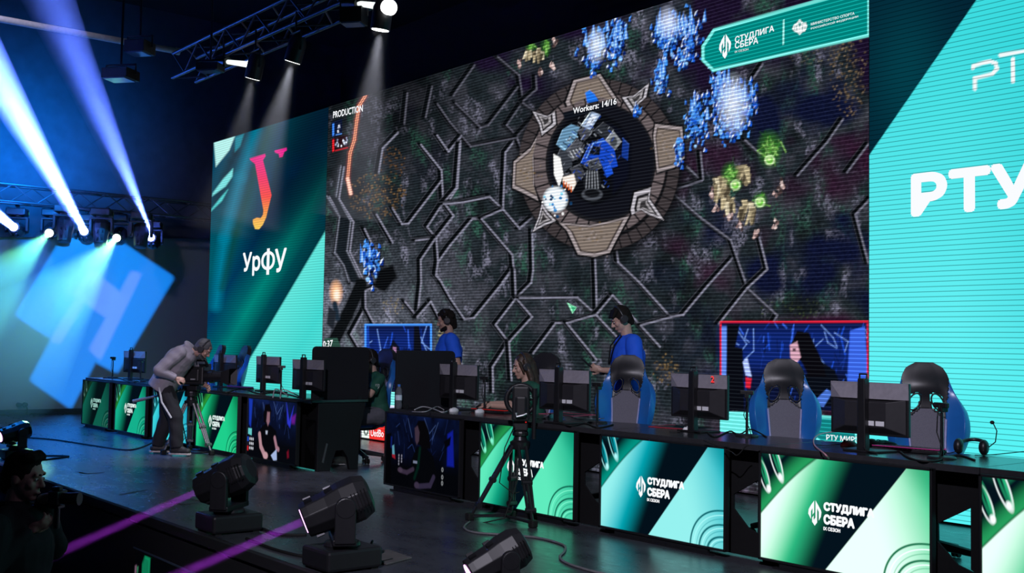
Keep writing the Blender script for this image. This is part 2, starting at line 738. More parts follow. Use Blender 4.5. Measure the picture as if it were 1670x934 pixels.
def cabinet(parent, x0, x1):
    mb = MB()
    mb.box(((x0 + x1) / 2, .07, ZT / 2 + .01), (x1 - x0, .12, ZT - .02))
    n = max(2, round((x1 - x0) / 1.0))
    for k in range(n + 1):
        x = x0 + .04 + (x1 - x0 - .08) * k / n
        mb.box((x, .35, ZT / 2), (.05, .05, ZT))
    for z in (.4, 1.8, 3.2, 4.6):
        mb.box(((x0 + x1) / 2, .35, z), (x1 - x0, .04, .04))
    for k in range(n + 1):
        x = x0 + .04 + (x1 - x0 - .08) * k / n
        for z in (.4, 1.8, 3.2, 4.6):
            mb.box((x, .24, z), (.03, .22, .03))
    return mb.build('cabinet', BLACK, parent)


# ---------------- left screen
def left_screen():
    t = thing('led_screen', 'left LED screen with a pink and yellow J emblem over the word УрФУ', 'LED screen', (0, YS, 0))
    cabinet(t, XA, XB - .006)
    nx, ny = 330, 390
    X, Z = grid(XA, 0, XB - XA, ZT, nx, ny)
    px, py = to_px(X, YS, Z)
    P = Pic(px, py)
    s = -.862 * (px - 531) - .508 * (py - 380)
    ks = [-300, -160, -60, 0, 3, 20, 45, 62, 92, 130, 185, 260, 330]
    cs = [L((70, 225, 220)), L((95, 240, 232)), L((70, 222, 215)), L((100, 235, 225)), L((0, 58, 70)), L((0, 78, 86)), L((0, 140, 128)), L((0, 104, 112)), L((0, 62, 100)), L((0, 92, 108)), L((0, 70, 92)), L((0, 80, 110)), L((0, 60, 90))]
    for k in range(3):
        P.c[..., k] = np.interp(s, ks, [c[k] for c in cs])
    n = vnoise(px / 70, py / 90, 3)
    dark = 1 / (1 + np.exp(-(px - 428 + (py - 300) * .28) / 13)) / (1 + np.exp((py - 385 + (px - 480) * .7) / 26))
    P.mix(dark * .93 * (s > 0), L((2, 22, 40)))
    P.mix((n - .55) * 1.2 * (s > 6), L((0, 40, 90)))
    for pts, wd, col, a in (([(418, 210), (392, 290), (366, 390), (352, 500)], 16, (0, 128, 158), .75),
                            ([(440, 205), (416, 280), (385, 380), (362, 470)], 9, (10, 70, 60), .7),
                            ([(462, 200), (436, 290), (420, 350)], 8, (0, 60, 100), .6),
                            ([(400, 215), (384, 250), (378, 262)], 7, (0, 30, 45), .8),
                            ([(376, 265), (368, 290), (352, 330)], 12, (0, 42, 58), .8)):
        P.line(pts, wd, L(col), soft=12, a=a)
    P.poly([(349, 232), (383, 222), (374, 245), (352, 272)], L((190, 250, 245)), soft=3)
    P.poly([(384, 224), (398, 218), (392, 238), (383, 248)], L((20, 140, 160)), soft=3)
    P.poly([(347, 315), (364, 292), (380, 275), (379, 288), (368, 304), (346, 320)], L((130, 235, 235)), soft=3)
    P.poly([(345, 341), (360, 322), (372, 309), (362, 328), (344, 345)], L((90, 220, 220)), soft=3)
    J = [(300, 150), (398, 120), (402, 135), (385, 160), (440, 385), (435, 400), (405, 525), (385, 570), (360, 600), (335, 598), (322, 565), (320, 540), (345, 526), (370, 530), (385, 508), (388, 480), (335, 185), (305, 160)]
    Q = [(458, 100), (535, 82), (537, 97), (520, 108), (510, 138), (490, 143), (485, 120), (462, 112)]
    mask = Pic(px, py)
    for poly in (J, Q):
        mask.poly([(330 + x / 3.89, 220 + y / 3.89) for x, y in poly], (1, 1, 1), soft=1.2)
    g = np.stack([np.interp(py, [245, 290, 322, 345, 375], [L(c)[k] for c in ((238, 20, 150), (245, 35, 100), (255, 75, 60), (255, 150, 60), (255, 215, 95))]) for k in range(3)], -1)
    m = mask.c[..., :1]
    P.c = P.c * (1 - m) + g * m
    display('display', t, XA, .02, XB - XA - .006, ZT - .02, nx, ny, P.c, led_mat('led_picture', 1.0, .042, .22, .62), y=0)
    mb = MB()
    x0, z0 = wz(395.5, 449)
    x1, z1 = wz(467, 441)
    _, zt = wz(396, 415)
    ww, hh = x1 - x0, zt - z0 + .03
    put_text(mb, 'Ур', x0, z0 - hh * .06, ww * .42, hh * 1.06, y=-.004, bold=.035)
    put_text(mb, 'О', x0 + ww * .44, z0 + hh * .14, ww * .31, hh * .80, y=-.004, bold=.025)
    mb.box((x0 + ww * .595, -.0035, z0 + hh * .5), (ww * .062, .001, hh * 1.12))
    put_text(mb, 'У', x0 + ww * .745, z0 - hh * .0, ww * .255, hh * 1.0, y=-.004, bold=.035)
    mb.build('lettering', WHITE, t)


left_screen()

# ---------------- main screen
CR = [
 [(747, 228), (742, 305), (730, 323)], [(838, 225), (820, 248), (816, 341), (843, 372), (864, 354)], [(816, 341), (794, 320), (730, 333)],
 [(816, 341), (781, 356), (766, 356), (730, 400), (710, 426)], [(781, 356), (831, 415), (835, 460), (832, 440), (768, 518), (753, 520), (730, 486), (705, 440)],
 [(864, 374), (865, 440), (862, 461), (837, 486)], [(831, 438), (815, 460)], [(966, 420), (968, 460), (969, 512)], [(1002, 410), (1004, 428), (1038, 460), (1090, 517), (1110, 514), (1150, 466), (1191, 420)],
 [(1095, 316), (1140, 355), (1188, 391), (1215, 470), (1264, 515), (1257, 526)], [(1100, 307), (1141, 294), (1116, 271)], [(1139, 248), (1143, 292)],
 [(835, 440), (837, 486)], [(837, 486), (804, 530), (826, 558), (864, 517), (837, 486)], [(826, 558), (799, 599), (800, 640)], [(826, 558), (830, 620)],
 [(843, 486), (938, 485), (968, 513)], [(968, 513), (995, 481), (1072, 566)], [(968, 513), (1008, 556)], [(968, 513), (920, 527), (902, 527), (866, 576)],
 [(920, 527), (969, 587)], [(1090, 517), (1041, 530)], [(1235, 388), (1248, 439), (1215, 470), (1168, 528)], [(1416, 324), (1391, 350), (1413, 429)],
 [(1371, 193), (1346, 231), (1297, 286)], [(1413, 234), (1378, 280)], [(1211, 228), (1236, 251)], [(1240, 104), (1225, 126)],
 [(807, 91), (843, 121), (849, 164), (822, 203), (839, 221)], [(849, 164), (871, 144), (870, 123)], [(849, 166), (871, 183)], [(871, 185), (839, 221)],
 [(839, 224), (845, 240)], [(839, 224), (763, 237), (730, 198), (709, 168)], [(739, 167), (779, 206), (792, 203), (840, 141)], [(748, 221), (727, 246), (709, 220)], [(770, 105), (735, 154)],
 [(556, 271), (548, 323), (572, 361), (566, 410), (590, 460)], [(533, 320), (554, 354), (546, 413), (561, 433), (569, 460)],
 [(682, 235), (716, 277), (719, 330), (692, 369), (707, 387), (736, 351), (719, 330)], [(719, 330), (740, 305), (746, 233)], [(719, 331), (750, 330), (794, 320)],
 [(716, 294), (662, 364), (651, 365), (636, 338)], [(707, 387), (674, 391)], [(707, 387), (710, 426), (707, 449), (716, 460)], [(705, 390), (682, 423), (682, 460), (676, 517)],
 [(676, 517), (656, 491)], [(676, 517), (698, 491), (713, 520)], [(592, 502), (568, 545), (582, 568)], [(592, 502), (605, 527)], [(592, 502), (591, 474), (610, 466)],
 [(590, 372), (602, 397)], [(610, 348), (636, 395)], [(613, 280), (620, 240), (645, 215)], [(660, 150), (655, 200)], [(700, 140), (690, 190)],
]


def main_screen():
    t = thing('led_screen', 'wide central LED screen showing a dark stone game map with a round platform', 'LED screen', (0, YS, 0))
    cabinet(t, XB, XC - .006)
    nx, ny = 960, 520
    X, Z = grid(XB, 0, XC - XB, ZT, nx, ny)
    px, py = to_px(X, YS, Z)
    P = Pic(px, py)
    rng = random.Random(5)
    n1 = vnoise(px / 34, py / 38, 1, 4)
    n2 = vnoise(px / 26 + 40, py / 60 + 9, 2, 4)
    n3 = vnoise(px / 90, py / 90 + 30, 4, 3)
    fine = vnoise(px / 2.6, py / 2.6, 5, 2)
    n5 = vnoise(px / 15 + 7, py / 30, 8, 4)
    P.fill(L((29, 36, 41)))
    P.mix((n1 - .50) * 5, L((52, 54, 62)))
    P.mix((n2 - .56) * 6 * np.clip(fine * 2.6 - .7, 0, 1), L((38, 70, 60)))
    P.mix((n5 - .58) * 6 * np.clip(fine * 2.8 - .8, 0, 1), L((94, 94, 110)))
    P.mix((.44 - n1) * 5, L((19, 24, 27)))
    low = np.clip((py - 360) / 160, 0, 1) * np.clip((800 - px) / 240, 0, 1) * 1.2
    P.addc(low * (.5 + fine * .6) * (n1 + .35), L((90, 92, 104)))
    P.mix((n3 - .52) * 6 * np.clip((330 - py) / 160, .0, 1) * np.clip((px - 640) / 60, 0, 1), L((24, 14, 38)))
    P.mix((.47 - n3) * 6 * np.clip((px - 1020) / 200, 0, 1), L((12, 17, 44)))
    P.mix((n3 - .55) * 5 * np.clip((px - 1000) / 150, 0, 1) * np.clip((py - 150) / 80, 0, 1), L((44, 20, 40)))
    top = np.clip((330 - py) / 230, 0, 1) * np.clip((900 - px) / 220, 0, 1)
    P.c *= (1 - .93 * top * np.clip((820 - px) / 130, 0.25, 1))[..., None]
    P.c *= (.55 + .9 * fine)[..., None]
    # scattered dry growth
    for c, r, n, col in (((615, 320), (48, 38), 240, (110, 84, 52)), ((640, 268), (22, 30), 60, (92, 66, 40)), ((1385, 120), (32, 70), 190, (104, 88, 66)), ((1330, 90), (50, 18), 60, (80, 78, 66)),
                         ((640, 500), (18, 14), 30, (120, 110, 90)), ((1085, 605), (22, 26), 60, (110, 90, 60)), ((722, 560), (8, 24), 70, (140, 130, 100)), ((1290, 505), (60, 20), 60, (50, 60, 40))):
        for _ in range(n):
            a, q = rng.uniform(0, 6.3), rng.random() ** .6
            P.ell((c[0] + r[0] * q * math.cos(a), c[1] + r[1] * q * math.sin(a)), (rng.uniform(.7, 2.0), rng.uniform(.7, 1.8)), (np.array(L(col)) * rng.uniform(.3, 1.4)), soft=1.4, a=.8)
    # grooves in the stone: a dark channel with a pale lip
    for pl in CR:
        far = pl[0][0] < 760
        q = [(x + rng.uniform(-.5, .5), y + rng.uniform(-.5, .5)) for x, y in pl]
        dim = .28 if (sum(p[1] for p in pl) / len(pl) < 215 and pl[0][0] < 1000) else (.55 if pl[0][0] > 1050 and pl[0][1] < 330 else .8)
        P.line(q, 8.5, L((6, 8, 11)), soft=4.0, a=.92)
        P.line(q, 3.0, L((128, 128, 146)), soft=1.8, a=dim, dx=4.6, dy=1.6)
        P.line(q, 1.0, L((90, 92, 104)), soft=1.6, a=dim * .5, dx=-3.6, dy=-1.0)
    for q in ([(556, 271), (548, 323), (572, 361), (566, 410), (590, 460)], [(533, 320), (554, 354), (546, 413), (561, 433), (569, 460)]):
        P.line(q, 2.6, L((120, 124, 140)), soft=2, a=.75)
    P.poly([(537, 318), (550, 322), (570, 361), (564, 410), (588, 462), (572, 462), (562, 434), (548, 413), (555, 354)], L((20, 26, 32)), soft=2, a=.8)
    P.line([(589, 464), (566, 515), (543, 560)], 20, L((10, 12, 15)), soft=4)
    P.c *= (.72 + .56 * vnoise(px / 3.4, py / 2.4, 21, 2))[..., None]
    # round stone platform
    P.ell((978, 272), (140, 150), L((12, 13, 16)), soft=14, a=.8)
    P.ell((977, 270), (131, 141), L((56, 50, 52)), soft=2)
    for k in range(44):
        a = k * 2 * math.pi / 44
        P.line([(977 + 104 * math.cos(a), 270 + 112 * math.sin(a)), (977 + 130 * math.cos(a), 270 + 140 * math.sin(a))], 2.2, L((14, 14, 17)), soft=1.5)
    P.ell((977, 270), (113, 122), L((15, 15, 18)), soft=2)
    P.ell((977, 268), (109, 117), L((96, 86, 88)), soft=2)
    for k in range(30):
        a = k * 2 * math.pi / 30 + .08
        P.line([(977 + 84 * math.cos(a), 268 + 92 * math.sin(a)), (977 + 110 * math.cos(a), 268 + 118 * math.sin(a))], 2.8, L((16, 16, 19)), soft=1.5)
    P.ell((980, 266), (90, 98), L((24, 24, 28)), soft=2)
    P.ell((981, 265), (86, 93), L((15, 16, 24)), soft=4)
    plates = [[(923, 167), (936, 131), (979, 121), (1003, 157), (1012, 168), (985, 160), (955, 160), (926, 174)],
              [(912, 364), (925, 377), (943, 416), (970, 420), (995, 413), (1003, 397), (1026, 354), (990, 363), (961, 369)],
              [(838, 264), (866, 241), (876, 223), (870, 253), (871, 305), (878, 328), (853, 315), (836, 307)],
              [(1069, 203), (1113, 208), (1117, 258), (1100, 274), (1072, 282), (1066, 222)]]
    for p in plates:
        cx, cy = sum(q[0] for q in p) / len(p), sum(q[1] for q in p) / len(p)
        P.poly([(cx + (x - cx) * 1.10, cy + (y - cy) * 1.10) for x, y in p], L((13, 13, 16)), soft=2)
        P.poly(p, L((150, 140, 142)), soft=1.4)
        P.poly([(cx + (x - cx) * .86, cy + (y - cy) * .86) for x, y in p], L((66, 58, 56)), soft=1.4)
        P.poly([(cx + (x - cx) * .78, cy + (y - cy) * .78) for x, y in p], L((120, 108, 100)), soft=1.4)
        for _ in range(40):
            P.ell((cx + rng.gauss(0, 14), cy + rng.gauss(0, 11)), (rng.uniform(.8, 2.4), rng.uniform(.6, 1.6)), L(rng.choice(((70, 60, 50), (120, 96, 56), (150, 140, 140)))), soft=1.4, a=.5)
    claws = [[(869, 182), (893, 190), (905, 182), (907, 203), (884, 221), (880, 203)], [(1015, 159), (1033, 157), (1059, 136), (1054, 159), (1036, 175), (1031, 183)],
             [(1029, 343), (1035, 315), (1062, 307), (1059, 325), (1083, 360), (1059, 351), (1046, 343), (1031, 351)], [(869, 379), (879, 354), (884, 333), (894, 348), (907, 361), (887, 369)]]
    for p in claws:
        cx, cy = sum(q[0] for q in p) / len(p), sum(q[1] for q in p) / len(p)
        for k, col in ((1.16, (12, 12, 15)), (1, (176, 172, 180)), (.74, (26, 25, 28)), (.55, (150, 146, 150)), (.32, (50, 48, 50))):
            P.poly([(cx + (x - cx) * k, cy + (y - cy) * k) for x, y in p], L(col), soft=1.3)
    # plain blue and grey machine in the middle of the platform
    P.poly([(903, 222), (928, 196), (952, 184), (986, 187), (1012, 204), (1031, 235), (1029, 290), (1006, 320), (970, 337), (944, 324), (919, 302), (901, 262)], L((9, 10, 15)), soft=4)
    P.poly([(990, 200), (1014, 212), (1030, 240), (1026, 292), (1000, 318), (996, 270)], L((10, 12, 26)), soft=6, a=.8)
    def slab(pts, col, lip=40):
        P.poly([(x + 1.6, y + 2.2) for x, y in pts], L((4, 5, 8)), soft=2)
        P.poly(pts, L(col), soft=1.2)
        P.line([pts[0], pts[1]], 1.2, L(tuple(min(255, v + lip) for v in col)), soft=1)
        P.line([pts[1], pts[2]], .8, L(tuple(min(255, v + lip // 2) for v in col)), soft=1, a=.7)
    slab([(908, 236), (918, 212), (932, 203), (946, 208), (938, 228), (920, 248)], (96, 136, 166))
    for k in range(5):
        P.line([(914 + k * 5, 238 - k * 5), (922 + k * 5, 244 - k * 5)], 2.0, L((30, 46, 66) if k % 2 else (160, 205, 235)), soft=1.2)
    slab([(906, 262), (914, 244), (930, 250), (934, 270), (920, 282)], (52, 56, 64))
    slab([(924, 246), (940, 228), (954, 236), (948, 256), (934, 264)], (72, 74, 82))
    for k in range(4):
        P.line([(930 + k * 5, 248 - k * 2), (936 + k * 5, 258 - k * 3)], 1.6, L((176, 180, 186)), soft=1)
    slab([(942, 214), (956, 207), (966, 218), (952, 232)], (64, 66, 74))
    slab([(948, 205), (964, 182), (979, 188), (963, 213)], (150, 170, 200), 90)
    P.poly([(955, 203), (966, 187), (974, 190), (964, 206)], L((214, 226, 245)), soft=2)
    slab([(968, 214), (984, 200), (1002, 212), (990, 230)], (40, 43, 50))
    slab([(986, 232), (1000, 214), (1014, 232), (1000, 250)], (128, 132, 138), 70)
    P.ell((1001, 232), (6, 8), L((60, 64, 70)), soft=2)
    slab([(948, 266), (962, 236), (984, 226), (1002, 244), (1008, 272), (988, 278), (974, 262), (958, 272)], (20, 66, 180), 70)
    P.poly([(960, 252), (968, 238), (980, 240), (978, 254)], L((12, 16, 26)), soft=1.5)
    P.line([(957, 258), (968, 234), (986, 230)], 1.6, L((120, 170, 240)), soft=1)
    slab([(958, 264), (976, 258), (982, 274), (964, 284)], (78, 82, 90))
    for k in range(4):
        P.line([(961 + k * 1.5, 268 + k * 3.6), (977 + k * 1.2, 261 + k * 3.8)], 1.3, L((18, 19, 24)), soft=1)
    slab([(984, 276), (996, 270), (1000, 284), (990, 290)], (24, 76, 200))
    slab([(1016, 226), (1026, 236), (1024, 262), (1014, 256)], (18, 50, 130))
    slab([(930, 276), (946, 268), (954, 284), (940, 300)], (58, 60, 68))
    slab([(916, 288), (928, 282), (938, 300), (928, 306)], (46, 48, 56))
    for _ in range(170):
        x, y = rng.gauss(962, 24), rng.gauss(250, 32)
        if ((x - 962) / 54) ** 2 + ((y - 252) / 68) ** 2 > 1:
            continue
        a = rng.choice((.95, -.62)) + rng.uniform(-.1, .1)
        w_ = rng.uniform(1.5, 4.5)
        P.line([(x - w_ * math.cos(a), y + w_ * math.sin(a)), (x + w_ * math.cos(a), y - w_ * math.sin(a))], rng.uniform(.8, 2), L(rng.choice(((16, 17, 22), (10, 11, 15), (92, 96, 104), (150, 156, 166), (24, 60, 150), (60, 64, 72)))), soft=1.1, a=.8)
    slab([(955, 152), (962, 148), (970, 154), (976, 164), (958, 168)], (30, 110, 225))
    P.ell((966, 296), (14, 20), L((26, 28, 33)), soft=2)
    for k in range(-2, 3):
        P.line([(966 + k * 4, 280), (966 + k * 5, 308)], 1.6, L((130, 134, 142)), soft=1.2)
    P.ell((966, 318), (17, 10), L((70, 74, 82)), soft=2)
    P.ell((966, 316), (13, 7), L((16, 17, 21)), soft=2)
    P.poly([(903, 252), (914, 258), (919, 285), (912, 305), (904, 285)], L((250, 250, 250)), soft=2)
    P.poly([(918, 290), (936, 284), (940, 300), (934, 312), (918, 298)], L((240, 226, 214)), soft=2)
    for k in range(4):
        P.line([(920 + k * 4, 296 + k * 3), (920 + k * 4, 304 + k * 3)], 2, L((210, 90, 30)), soft=1.2)
    P.ell((906, 326), (19, 20), L((235, 244, 252)), soft=6)
    for _ in range(26):
        P.ell((906 + rng.gauss(0, 11), 330 + rng.gauss(0, 11)), (rng.uniform(1, 3),) * 2, L(rng.choice(((120, 200, 235), (60, 130, 190), (255, 255, 255), (20, 60, 100)))), soft=1.2)
    P.poly([(918, 183), (1006, 160), (1008, 173), (920, 196)], L((14, 18, 26)), soft=2, a=.75)
    # blue crystal growths
    def crystals(c, r, n, white=.25, spikes=4):
        for _ in range(int(n * 1.9)):
            x, y = c[0] + rng.gauss(0, r[0] * .46), c[1] + rng.gauss(0, r[1] * .48)
            k = rng.random()
            w_, h_, t_ = rng.uniform(1.4, 3.6), rng.uniform(3, 8), rng.uniform(-2.5, 3.5)
            base = L((20, 80, 190) if k > .5 else (12, 46, 130) if k > .25 else (60, 140, 240))
            q = [(x - w_, y + h_ * .5), (x - w_ * .7, y - h_ * .4), (x + t_, y - h_), (x + w_, y - h_ * .3), (x + w_ * .8, y + h_ * .6)]
            P.poly([(a + 1.5, b + 3) for a, b in q], L((5, 9, 26)), soft=2.2, a=.75)
            P.poly(q, base, soft=1.3)
            P.poly([q[0], q[1], q[2], (x, y)], L((228, 240, 255) if rng.random() < white else (96, 164, 240)), soft=1.3, a=.85)
        for _ in range(int(n * .5)):
            x, y = c[0] + rng.gauss(0, r[0] * .5), c[1] + r[1] * .3 + rng.gauss(0, r[1] * .4)
            s_ = rng.uniform(1.2, 3.2)
            P.ell((x, y), (s_, s_ * 1.2), L(rng.choice(((20, 80, 190), (10, 34, 96), (140, 190, 245), (60, 130, 220)))), soft=1.4)
        for _ in range(spikes):
            x, y = c[0] + rng.gauss(0, r[0] * .5), c[1] - r[1] * .3 + rng.gauss(0, r[1] * .25)
            h = rng.uniform(16, 30)
            P.poly([(x - 3.5, y + 6), (x - 1 + rng.uniform(-2, 4), y - h), (x + 4, y + 4)], L((60, 130, 230)), soft=1.6, a=.8)
            P.poly([(x - 2, y + 4), (x + .5, y - h * .7), (x + 2, y + 4)], L((170, 208, 250)), soft=1.5, a=.7)
    crystals((972, 78), (20, 32), 42, .4, 6)
    crystals((1006, 66), (16, 36), 42, .3, 6)
    crystals((1086, 56), (20, 38), 46, .3, 6)
    crystals((1122, 62), (26, 42), 60, .5, 9)
    crystals((1078, 128), (14, 28), 30, .25, 2)
    crystals((1112, 100), (12, 12), 14, .25, 0)
    crystals((1136, 196), (18, 40), 54, .25, 3)
    crystals((1176, 150), (20, 42), 70, .5, 9)
    crystals((1212, 168), (26, 34), 80, .6, 10)
    crystals((1190, 212), (30, 18), 44, .3, 2)
    crystals((1108, 246), (9, 26), 16, .25, 0)
    crystals((606, 426), (15, 30), 44, .3, 2)
    crystals((1040, 180), (5, 8), 7, .2, 0)
    P.ell((1196, 170), (16, 30), L((225, 235, 255)), soft=26, a=.75)
    P.ell((973, 74), (10, 18), L((235, 245, 255)), soft=16, a=.7)
    P.ell((1090, 36), (12, 18), L((215, 225, 255)), soft=16, a=.7)
    P.poly([(618, 440), (642, 432), (648, 452), (628, 478), (608, 470)], L((8, 9, 12)), soft=4, a=.8)
    # beige vents with green tops
    def vent(c, s):
        for k in range(int(12 * s)):
            a = rng.uniform(0, 6.28)
            x, y = c[0] + 7 * s * math.cos(a) + rng.gauss(0, 2), c[1] + 6 * s * math.sin(a) + rng.gauss(0, 2)
            h = rng.uniform(8, 15) * s
            tx, ty = x + rng.gauss(0, 3 * s) - 2, y + h
            w_ = rng.uniform(2.2, 4.2) * s
            col = np.array(L(rng.choice(((176, 162, 130), (126, 114, 90), (72, 64, 50), (204, 192, 164)))))
            P.poly([(x - w_, y - h * .3), (x + w_, y - h * .35), (tx + 1.5, ty), (tx - 1.5, ty)], col, soft=1.8)
            for j in range(3):
                P.line([(x - w_ * .8, y + j * h * .25), (x + w_ * .8, y + j * h * .22)], 1.0, col * .35, soft=1.2, a=.7)
            P.line([(x - w_ * .5, y - h * .3), (tx - 1, ty)], 1.2, col * 1.35, soft=1.2, a=.7)
    vent((878, 88), .8)
    vent((864, 84), .7)
    vent((1178, 304), 1.5)
    vent((1210, 286), 1.4)
    vent((1220, 346), 1.3)
    vent((1190, 330), 1.0)
    for c, r in (((890, 76), (6, 11)), ((866, 76), (6, 6)), ((1256, 244), (18, 28)), ((1192, 284), (13, 16)), ((1200, 302), (9, 9)), ((1240, 328), (10, 12))):
        P.ell(c, r, L((40, 88, 34)), soft=9, a=.8)
        for _ in range(46):
            P.line([(c[0] + rng.gauss(0, r[0] * .45), c[1] + rng.gauss(0, r[1] * .45)), (c[0] + rng.gauss(0, r[0] * .4) + 2, c[1] + rng.gauss(0, r[1] * .45))], rng.uniform(.8, 2.2), L(rng.choice(((110, 176, 70), (66, 140, 46), (34, 80, 32), (150, 205, 110)))), soft=1.6, a=.55)
    for c in ((1200, 303), (1240, 331), (1256, 262)):
        P.ell(c, (8, 8), L((214, 238, 186)), soft=3)
        P.ell(c, (6, 6.5), L((110, 186, 70)), soft=3)
        P.ell((c[0] - 1, c[1] - 2), (3, 3), L((200, 232, 160)), soft=3)
    for c in ((900, 108), (905, 70), (882, 118), (1161, 318), (1166, 342), (1190, 354), (1208, 370), (1232, 380), (1266, 366), (1268, 312), (1276, 302), (848, 104)):
        for _ in range(7):
            x, y = c[0] + rng.gauss(0, 2.5), c[1] + rng.gauss(0, 4)
            P.poly([(x - 2.5, y + 2), (x + rng.uniform(-1, 2), y - 4), (x + 3, y + 1), (x, y + 4)], L(rng.choice(((186, 158, 154), (120, 96, 94), (64, 50, 50), (206, 184, 180)))), soft=1.4)
    P.ell((548, 478), (8, 15), L((255, 190, 140)), soft=9)
    P.ell((549, 482), (4, 8), L((255, 240, 215)), soft=5)
    P.line([(546, 496), (550, 520)], 9, L((26, 40, 54)), soft=4)
    P.poly([(536, 500), (548, 510), (544, 540), (533, 530)], L((30, 34, 42)), soft=3)
    # glowing orange route line and the status boxes beside it
    for q in ([(596, 156), (586, 172), (582, 196), (578, 228), (571, 250), (567, 292), (572, 316)],):
        P.line(q, 7, L((150, 50, 34)), soft=5, a=.55)
        P.line(q, 4.2, L((250, 160, 120)), soft=1.5)
        P.line(q, 1.3, L((90, 40, 40)), soft=1, a=.9)
    P.line([(567, 292), (572, 316)], 5, L((255, 200, 180)), soft=3)
    P.poly([(541, 199), (558, 194), (558, 220), (541, 225)], L((10, 18, 44)), soft=1)
    P.poly([(541, 226), (568, 219), (568, 243), (541, 248)], L((34, 8, 16)), soft=1)
    P.poly([(542, 202), (545, 201), (545, 221), (542, 222)], L((60, 130, 240)), soft=1)
    P.poly([(542, 228), (545, 227), (545, 247), (542, 248)], L((225, 30, 40)), soft=1)
    P.line([(548, 220), (557, 218)], 1.4, L((90, 150, 240)), soft=1)
    P.line([(547, 246), (567, 241)], 1.4, L((225, 40, 50)), soft=1)
    for c in ((552, 208), (551, 236), (562, 232)):
        for _ in range(12):
            P.ell((c[0] + rng.gauss(0, 2), c[1] + rng.gauss(0, 4)), (1.2, 1.8), L(rng.choice(((230, 235, 250), (150, 160, 190), (60, 60, 80)))), soft=1)
    # green arrow pointer
    P.poly([(925, 495), (941, 503), (934, 513)], L((150, 235, 190)), soft=1)
    P.poly([(930, 499), (940, 503), (935, 511)], L((60, 170, 120)), soft=1, a=.8)
    # round clock plate
    P.poly([(529, 553), (550, 552), (556, 568), (530, 572)], L((40, 72, 62)), soft=1)
    # inset video windows
    def inset(x0, x1, y0, y1, frame, person, seed):
        rg = random.Random(seed)
        P.poly([(x0, y0), (x1, y0), (x1, y1), (x0, y1)], L((10, 18, 52)), soft=1)
        P.poly([(x0, y0 + 8), (x1, y0 + 8), (x1, y0 + (y1 - y0) * .55), (x0, y0 + (y1 - y0) * .55)], L((12, 34, 104)), soft=20, a=.8)
        for _ in range(int((x1 - x0) * .5)):
            a, b = rg.uniform(x0, x1), rg.uniform(y0, y1 - 20)
            P.line([(a, b), (min(x1, a + rg.uniform(-8, 8)), b + rg.uniform(6, 30))], rg.uniform(.8, 2.4), L(rg.choice(((30, 80, 210), (60, 110, 240), (20, 50, 140), (8, 12, 30), (8, 12, 30)))), soft=1.6, a=.7)
        for _ in range(int((x1 - x0) / 18)):
            a, b = rg.uniform(x0, x1), rg.uniform(y0, y0 + 30)
            c_ = (a + rg.uniform(-24, 24), b + rg.uniform(10, 40))
            P.line([(a, b), c_, (c_[0] + rg.uniform(-20, 20), c_[1] + rg.uniform(5, 30))], 1.8, L((120, 160, 235)), soft=1.4, a=.6)
        h = y1 - y0
        for k in person:
            P.poly([(x0 + a * (x1 - x0), y0 + b * h) for a, b in k[0]], L(k[1]), soft=2)
        P.line([(x0, y1), (x0, y0), (x1, y0), (x1, y1)], 3, L(frame), soft=1.2)
    inset(596, 703, 531, 640, (70, 150, 255), [
        ([(0, .10), (.05, 0), (.09, 1), (0, 1)], (20, 60, 160)), ([(.74, .02), (.82, .02), (.92, 1), (.72, 1)], (10, 12, 22)),
        ([(.30, .55), (.42, .22), (.52, .34), (.50, .70), (.36, .95), (.25, .9)], (10, 14, 28)), ([(.42, .33), (.47, .34), (.47, .50), (.41, .46)], (150, 110, 150))], 3)
    inset(1176, 1416, 527, 672, (205, 28, 52), [
        ([(.0, .05), (.05, .05), (.03, .9), (0, .9)], (90, 130, 225)), ([(.04, .02), (.13, .02), (.10, .28), (.15, .30), (.16, 1), (.04, 1)], (8, 10, 18)),
        ([(.88, .10), (.98, .05), (1, .6), (.94, .95), (.86, .7)], (58, 100, 225)),
        ([(.55, .95), (.58, .60), (.66, .42), (.78, .55), (.86, .95)], (8, 12, 22)),
        ([(.47, .28), (.52, .10), (.60, .12), (.68, .40), (.72, .62), (.60, .62), (.56, .48)], (9, 8, 14)),
        ([(.47, .26), (.52, .22), (.545, .40), (.50, .50), (.475, .40)], (196, 150, 168)), ([(.49, .30), (.51, .30), (.51, .33), (.49, .33)], (40, 20, 30)),
        ([(.62, .92), (.72, .76), (.76, .80), (.70, .96)], (70, 110, 200)),
        ([(.17, .62), (.21, .64), (.20, .75), (.17, .74)], (200, 30, 50)), ([(.15, .45), (.18, .40), (.21, .62), (.17, .60)], (170, 190, 250))], 4)
    # caption strips under the inset windows
    P.poly([(1175, 673), (1417, 684), (1417, 760), (1175, 745)], L((110, 236, 230)), soft=1)
    P.poly([(1325, 690), (1334, 684), (1395, 688), (1395, 725), (1340, 722), (1322, 706)], L((16, 130, 130)), soft=1)
    P.poly([(590, 641), (703, 641), (703, 664), (590, 662)], L((120, 226, 222)), soft=1)
    P.poly([(590, 662), (703, 664), (703, 684), (590, 680)], L((214, 222, 250)), soft=1)
    P.poly([(590, 680), (703, 684), (703, 697), (590, 692)], L((20, 34, 58)), soft=1)
    P.poly([(590, 692), (604, 692), (604, 717), (590, 715)], L((226, 240, 232)), soft=1)
    P.ell((597, 704), (4, 8), L((30, 40, 40)), soft=1.2)
    P.ell((597, 704), (2, 5), L((226, 240, 232)), soft=1.2)
    P.poly([(602, 692), (703, 698), (703, 730), (602, 718)], L((235, 48, 44)), soft=1)
    # green banner, top right
    bn = [(1147, 76), (1165, 49), (1418, -22), (1418, 58), (1164, 115), (1147, 98)]
